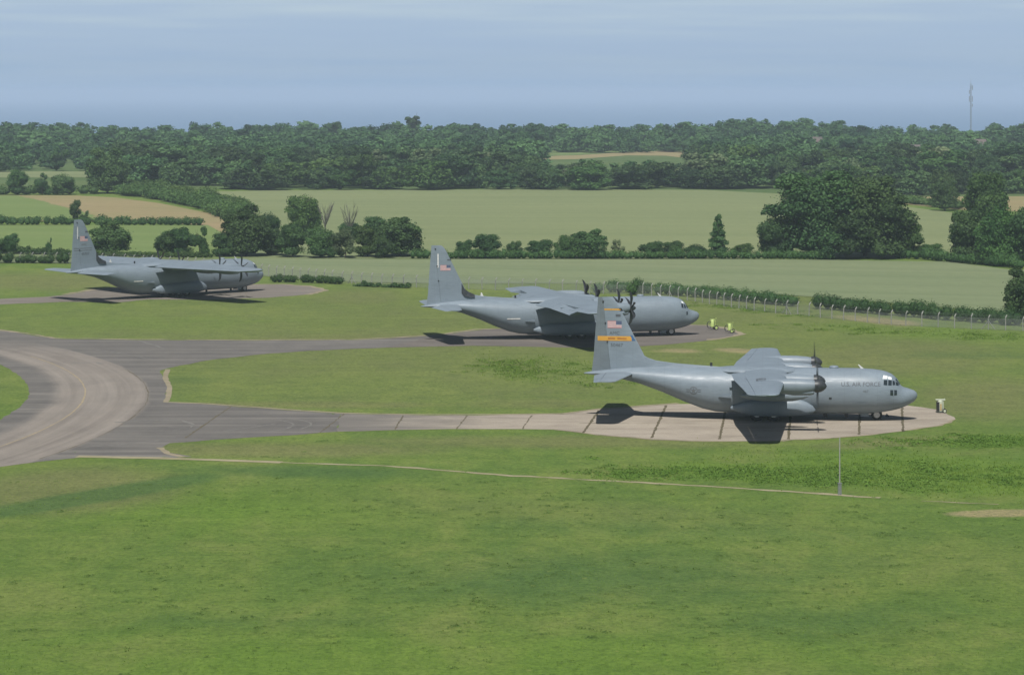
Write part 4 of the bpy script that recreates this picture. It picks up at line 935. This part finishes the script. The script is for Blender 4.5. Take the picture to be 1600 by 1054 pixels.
    for s_ in (-1, 1):
        wh = MB().lathe((-3.67, s_ * .30 - .14, .50), [(0, .3), (.03, .44), (.08, .50), (.20, .50), (.25, .44), (.28, .3)], 'y').build('wheel', MTIRE, ng, True)
        MB().lathe((-3.67, s_ * .30 - .155, .50), [(0, .26), (.02, .30), (.29, .30), (.31, .26)], 'y', 14).build('rim', MRIM, wh)
        MB().box((-4.75, s_ * .52, .52), (.7, .04, .36)).build('gear_door', MP, ng)
    for xx_ in (-6.4, -8.3): MB().box((X(xx_) if xx_ < -8 else xx_, -.6, .42), (.32, .08, .36)).build('blade_antenna', MDK, fus)
    # roof antennas
    MB().lathe((-7.5, 0, 4.9), [(0, .42), (.14, .42), (.24, .34), (.28, .1)], 'z', 18).build('dome_antenna', MP, fus, True)
    MB().loft([[(-5.05, -.02, 4.85), (-4.75, -.02, 4.85), (-4.75, .02, 4.85), (-5.05, .02, 4.85)], [(-5.35, -.01, 5.3), (-5.25, -.01, 5.3), (-5.25, .01, 5.3), (-5.35, .01, 5.3)]]).build('blade_antenna', MWP, fus)
    MB().box((X(-18.6), 0, 5.12), (.22, .06, .44)).build('blade_antenna', MDK, fus)
    if J:
        V = [Vector((X(a), b_, 0)) for a, b_ in ((-25.0, 6.5), (-24.9, 5.35), (-23.4, 5.35), (-23.7, 5.5), (-24.5, 6.42))]
        m = MB()
        for s_ in (-1, 1): m.add([(p.x + .03, s_ * .255, p.y) for p in V], [(0, 1, 2, 3, 4)])
        rr = [[(X(x) + .04, -w_, z0), (X(x) + .06, -w_ * .6, z1), (X(x) + .06, w_ * .6, z1), (X(x) + .04, w_, z0)] for x, w_, z0, z1 in ((-25.3, .24, 5.75, 6.95), (-24.95, .29, 5.35, 6.25), (-24.4, .31, 5.25, 5.85), (-23.7, .30, 5.2, 5.55))]
        MB().loft(rr).build('dorsal_boot', MHUB, fin)
        MB().loft([[(X(-22.9), -.06, 5.25), (X(-22.5), -.06, 5.25), (X(-22.5), .06, 5.25), (X(-22.9), .06, 5.25)], [(X(-22.85), -.02, 5.75), (X(-22.75), -.02, 5.75), (X(-22.75), .02, 5.75), (X(-22.85), .02, 5.75)]]).build('blade_antenna', MWP, fin)
    return root

def near_marks(k):
    X, fp_, ft = k['X'], k['fin_patch'], k['fin_text']
    k['flag'](-28.05, -26.75, 8.62, 9.30)
    fp_('marking', *rect_geo(-27.3, -26.85, 9.72, 9.95), MMARK)
    fp_('gold_stripe', *rect_geo(-28.95, -25.85, 7.38, 7.83, 18, 2), MYEL, .016)
    fp_('blue_tip', [Vector((-25.83, 7.40, 0)), Vector((-25.50, 7.40, 0)), Vector((-25.78, 7.92, 0)), Vector((-25.98, 7.92, 0)), Vector((-25.83, 7.6, 0))], [(0, 1, 2, 3, 4)], MBLUE, .019)
    for a, b_ in ((-28.0, -27.35), (-27.15, -26.3)): fp_('stripe_script', *rect_geo(a, b_, 7.52, 7.68, 6, 1), MYELD, .022)
    fp_('gold_line', *rect_geo(-28.35, -26.75, 10.35, 10.50, 8, 1), MYEL, .016)
    fp_('black_wedge', [Vector((-27.75, 10.46, 0)), Vector((-26.62, 10.24, 0)), Vector((-26.78, 10.55, 0)), Vector((-27.4, 10.52, 0))], [(0, 1, 2, 3)], MDK, .022)
    ft('AMC', .44, -27.4, 8.12); ft('50467', .46, -27.2, 6.95)
    V, Fc = text_geo('U.S. AIR FORCE', .56); w = max(p.x for p in V) - min(p.x for p in V); s = 3.5 / w
    for sd in (-1, 1): mk('lettering', [(-5.15 + (p.x * s if sd < 0 else -p.x * s), sd * (k['P'].side(-5.15 + p.x * s, 3.60 + p.y) + .012), 3.60 + p.y) for p in V], Fc, MMARK, k['fus'])
    V, Fc = text_geo('467', .34)
    for sd in (-1, 1): mk('lettering', [(-4.72 + (p.x if sd < 0 else -p.x), sd * (k['P'].side(-4.72 + p.x, 2.95 + p.y) + .012), 2.95 + p.y) for p in V], Fc, MMARK2, k['fus'])
    V, Fc = text_geo('USAF', 1.25); m = MB()   # on the top of the starboard wing, letters upright toward the leading edge
    for p in V:
        x, y = -14.1 + p.y, -9.4 - p.x * -1
        c_ = (x + 12.0) / -4.2; m.v.append((x, y, k['wz'](y) + foil_half(.15, 4.2, min(.95, max(.05, c_))) + .03))
    m.f += Fc; mk('lettering', m.v, m.f, MMARK2, k['wing'])
    k['side_patch']('side_window', *rect_geo(-8.0, -7.75, 2.15, 2.35, 2, 2), MGLASS, k['fus'], .012, (-1, 1))
    k['side_patch']('side_window', *rect_geo(-16.9, -16.65, 2.95, 3.2, 2, 2), MGLASS, k['fus'], .012, (-1, 1))
def mid_marks(k):
    k['flag'](-27.85, -26.6, 8.55, 9.2); k['fin_patch']('marking', *rect_geo(-27.0, -26.5, 9.75, 9.92), MMARK)
    k['fin_patch']('white_strip', *rect_geo(-28.2, -28.05, 8.9, 10.6, 2, 6), MWP, .03)
    k['side_patch']('side_marking', *rect_geo(k['X'](-20.1), k['X'](-18.5), 2.55, 2.70, 4, 1), MWP, k['fus'], .03)
def far_marks(k):
    k['flag'](-27.95, -26.7, 8.55, 9.25); k['fin_patch']('marking', *rect_geo(-27.1, -26.6, 9.75, 9.98), MMARK)
    k['fin_patch']('white_strip', *rect_geo(-28.45, -28.3, 8.9, 10.6, 2, 6), MWP, .03)
    k['fin_text']('AMC', .42, -27.3, 8.05, MMARK2); k['fin_text']('45707', .52, -27.1, 6.72)
    for z in (7.2, 7.5): k['fin_patch']('thin_stripe', *rect_geo(k['X'](-28.95), k['X'](-25.95), z, z + .08, 12, 1), MMARK2)
    k['side_patch']('side_marking', *rect_geo(k['X'](-20.1), k['X'](-18.6), 2.5, 2.66, 4, 1), MWP, k['fus'], .03)
# markings helper rectangles for the long aircraft are given in short-airframe stations
_rg = rect_geo
build_aircraft(Plane(False), 'transport_aeroplane', 'nearest grey four-engined transport aeroplane with gold stripe on its tail fin', (36.65, 238.0, .02), -.0981, .9375, False, 0, near_marks, True)
def shifted(fn, P):
    def g(k):
        fp0 = k['fin_patch']; k = dict(k); k['fin_patch'] = lambda n, V, Fc, m, *a: fp0(n, [Vector((P.X(p.x) if p.x > -30 else p.x, p.y, 0)) for p in V], Fc, m, *a); fn(k)
    return g
PM, PF = Plane(True), Plane(True)
build_aircraft(PM, 'transport_aeroplane', 'middle grey transport aeroplane with lowered flaps and black six-bladed propellers', (22.9, 322.4, .02), .24, .975, True, 13, shifted(mid_marks, PM), False)
build_aircraft(PF, 'transport_aeroplane', 'leftmost and farthest grey transport aeroplane, its near wing pointing right', (-37.4, 395.0, .02), .75, 1.0, True, 0, shifted(far_marks, PF), False)

# ------------------------------------------------------------------ ground equipment beside the stands
def cart(u, v, s, rz, kind, label):
    x, y = G(u, v); r = empty('extinguisher_cart', (x, y, .015), rz, (s, s, s)); tag(r, label, 'fire extinguisher cart')
    mat = MLIME if kind else MCARTW
    if kind: MB().lathe((0, 0, .28), [(0, .16), (.06, .22), (.72, .22), (.82, .16), (.88, .06)], 'z', 18).build('tank', mat, r, True)
    else:
        MB().lathe((0, 0, .10), [(0, .30), (.04, .33), (1.0, .33), (1.06, .28)], 'z', 24).build('tank', mat, r, True)
        MB().lathe((-.06, -.02, .14), [(0, .30), (.86, .30)], 'z', 18).build('dark_panel', MCARTD, r, True)
        MB().box((.03, -.325, .55), (.12, .03, .6)).build('label_plate', MOCH, r)
        MB().box((.02, 0, 1.20), (.86, .56, .05)).build('lid', MCARTW, r)
    m = MB()
    for s_ in (-1, 1): m.tube([(.30, s_ * .24, .12), (.28, s_ * .24, 1.05), (.42, s_ * .2, 1.28)], .025, 6)
    m.tube([(.42, -.2, 1.28), (.42, .2, 1.28)], .03, 6).tube([(.0, 0, .2), (.34, 0, .2)], .03, 6); m.build('handle', mat, r)
    for s_ in (-1, 1):
        wr = .24 if kind else .19
        w_ = MB().lathe((.38, s_ * .34 - .04, wr), [(0, wr * .75), (.01, wr), (.07, wr), (.08, wr * .75)], 'y', 20).build('wheel', MTIRE, r, True)
        MB().lathe((.38, s_ * .34 - .05, wr), [(0, wr * .62), (.10, wr * .62)], 'y', 14).build('rim', mat, w_)
    if kind:
        MB().tube([(-.16, 0, .1 + .34), (-.40, 0, .5)], .03, 6).build('front_strut', mat, r)
        h = MB(); n_ = 22; cx_, cz_ = -.34, .56
        pts = [(cx_ + .26 * math.cos(2 * math.pi * k / n_), -.12, cz_ + .36 * math.sin(2 * math.pi * k / n_)) for k in range(n_ + 1)]
        h.tube(pts, .035, 6); h.tube([(p[0], .02, p[2]) for p in pts], .035, 6); h.build('hose_coil', MDK, r)
        MB().box((0, 0, 1.14), (.5, .2, .08)).build('valve_cover', mat, r)
cart(1469, 644.5, 1.0, -.05, 0, 'white and black drum-shaped cart at the tip of the nearest hardstand')
cart(1113, 515, 1.12, .15, 1, 'lime cart with a hose coil, left one of two by the middle nose')
cart(1140, 520, 1.0, -.35, 1, 'lime cart with two small wheels, right one of two by the middle nose')
def chock(u, v, label):
    x, y = G(u, v); o = MB().loft([[(-.18, -.3, 0), (.18, -.3, 0), (.02, -.3, .2)], [(-.18, .3, 0), (.18, .3, 0), (.02, .3, .2)]]).build('wheel_chock', MDK); o.location = (x, y, .016); tag(o, label, 'wheel chock')
chock(1386, 650, 'dark chock just ahead of the nearest nose wheel'); chock(1346, 651, 'dark chock behind the nearest nose wheel')

# ------------------------------------------------------------------ long grass
nr = np.random.RandomState(3)
def tufts(n, hmin, hmax, weight=None, yr=(118, 205), label='', name='long_grass'):
    t_ = nr.uniform(0, 1, n); y = yr[0] / (1 - t_ * (1 - yr[0] / yr[1])); x = nr.uniform(-1, 1, n) * (.2 * y + 3)
    u = x * F / y + 800; v = VH + F * CH / y
    keep = np.ones(n, bool)
    if weight is not None: keep = nr.uniform(size=n) < weight(u, v)
    x, y = x[keep], y[keep]; n = len(x); h = nr.uniform(hmin, hmax, n); a = nr.uniform(0, 6.28, n); w = h * nr.uniform(.35, .8, n)
    lx, ly = nr.normal(0, .25, n) * h, nr.normal(0, .25, n) * h; dx, dy = np.cos(a) * w / 2, np.sin(a) * w / 2
    V = np.stack([np.stack([x - dx, y - dy, 0 * x], 1), np.stack([x + dx, y + dy, 0 * x], 1), np.stack([x + dx * 1.1 + lx, y + dy * 1.1 + ly, h], 1), np.stack([x - dx * .6 + lx, y - dy * .6 + ly, h * .9], 1)], 1).reshape(-1, 3)
    Q = np.arange(4 * n).reshape(n, 4); me = leaf_mesh(name, V, Q, np.clip(nr.normal(.5, .25, n), 0, 1), [MTUFT])
    o = bpy.data.objects.new(name, me); C.objects.link(o); tag(o, label, 'grass', kind='stuff')
tufts(70000, .02, .06, yr=(118, 202), label='mown grass blades across the foreground')
def wl(u, v):
    w = np.zeros_like(u)
    for (cx, cy, rx, ry, sl) in ((1480, 742, 300, 26, .06), (1200, 740, 170, 13, .05), (1545, 688, 150, 8, 0), (860, 579, 110, 18, .05), (1440, 519, 190, 7, .06), (990, 741, 60, 5, .05)):
        w = np.maximum(w, np.exp(-(((u - cx) / rx) ** 2 + ((v - cy - sl * (u - cx)) / ry) ** 2) ** 1.5))
    return w * (.4 + .6 * (np.sin(u * .05 + v * .3) * .5 + .5))
tufts(220000, .05, .14, wl, (185, 345), label='rank tall grass and weeds in uneven patches beyond the path', name='tall_weeds')

def weeds(n, boxes, label, seed, hr=(.04, .15), sr=(.3, 1.1), per=60, lf=.07, cols=None):
    rr = np.random.RandomState(seed); L = []
    while len(L) < n:
        cx, cy, rx, ry, sl = boxes[rr.randint(len(boxes))]; a, b_ = rr.normal(0, .8, 2)
        u, v = cx + a * rx, cy + b_ * ry + sl * a * rx
        x, y = G(u, v); s_ = rr.uniform(*sr); h = rr.uniform(*hr)
        for q_ in range(3): L.append((x + rr.normal(0, s_), y + rr.normal(0, s_ * .8), h * .3, s_ * rr.uniform(.6, 1.1), h))
    V, Q, T = leaf_cloud(rr, L, len(L) * per, lf, core=False, up=1.6); V[:, 2] = np.maximum(V[:, 2], .012)
    o = bpy.data.objects.new('weed_bank', leaf_mesh('weed_bank', V, Q, T, [cols or MWEED])); C.objects.link(o); tag(o, label, 'weeds', kind='stuff')
MWEED = leaf_mat('weed leaves', (.100, .185, .022), (.165, .265, .040), .05)
weeds(950, [(1480, 752, 230, 12, .03), (1230, 746, 150, 7, .06), (1230, 746, 150, 7, .06), (1000, 742, 60, 4, .04), (1540, 690, 120, 5, 0), (1560, 690, 60, 6, 0), (1380, 735, 200, 8, .02)], 'bright rank weeds in uneven banks beyond the path at right', 1)
weeds(500, [(860, 578, 90, 12, .04), (1440, 521, 160, 4, .05), (1180, 484, 60, 3, .1), (800, 574, 30, 7, 0)], 'bright weeds behind the nearest tail and along the fence grass', 2)

MWEED2 = leaf_mat('lawn weed leaves', (.075, .145, .028), (.150, .235, .045), .05)
weeds(2600, [(400, 860, 420, 110, 0), (1200, 890, 420, 100, .02), (800, 960, 600, 70, 0), (950, 800, 600, 30, .03)], 'small clover and plantain clumps dotted over the foreground lawn', 3, (.015, .06), (.08, .38), 16, .045, MWEED2)

# ------------------------------------------------------------------ haze
mh_ = bpy.data.materials.new('haze'); mh_.use_nodes = True; t = mh_.node_tree; t.nodes.clear()
o_ = N(t, 'ShaderNodeOutputMaterial'); pv = N(t, 'ShaderNodeVolumePrincipled'); pv.inputs['Color'].default_value = (.70, .83, 1, 1); pv.inputs['Density'].default_value = .00016
pv.inputs['Anisotropy'].default_value = .0
t.links.new(pv.outputs[0], o_.inputs['Volume'])
bb = MB().box((0, 19000, 11), (41000, 38200, 88)); hz = bb.build('haze', mh_); tag(hz, 'pale blue haze over the whole countryside', 'haze', kind='stuff')
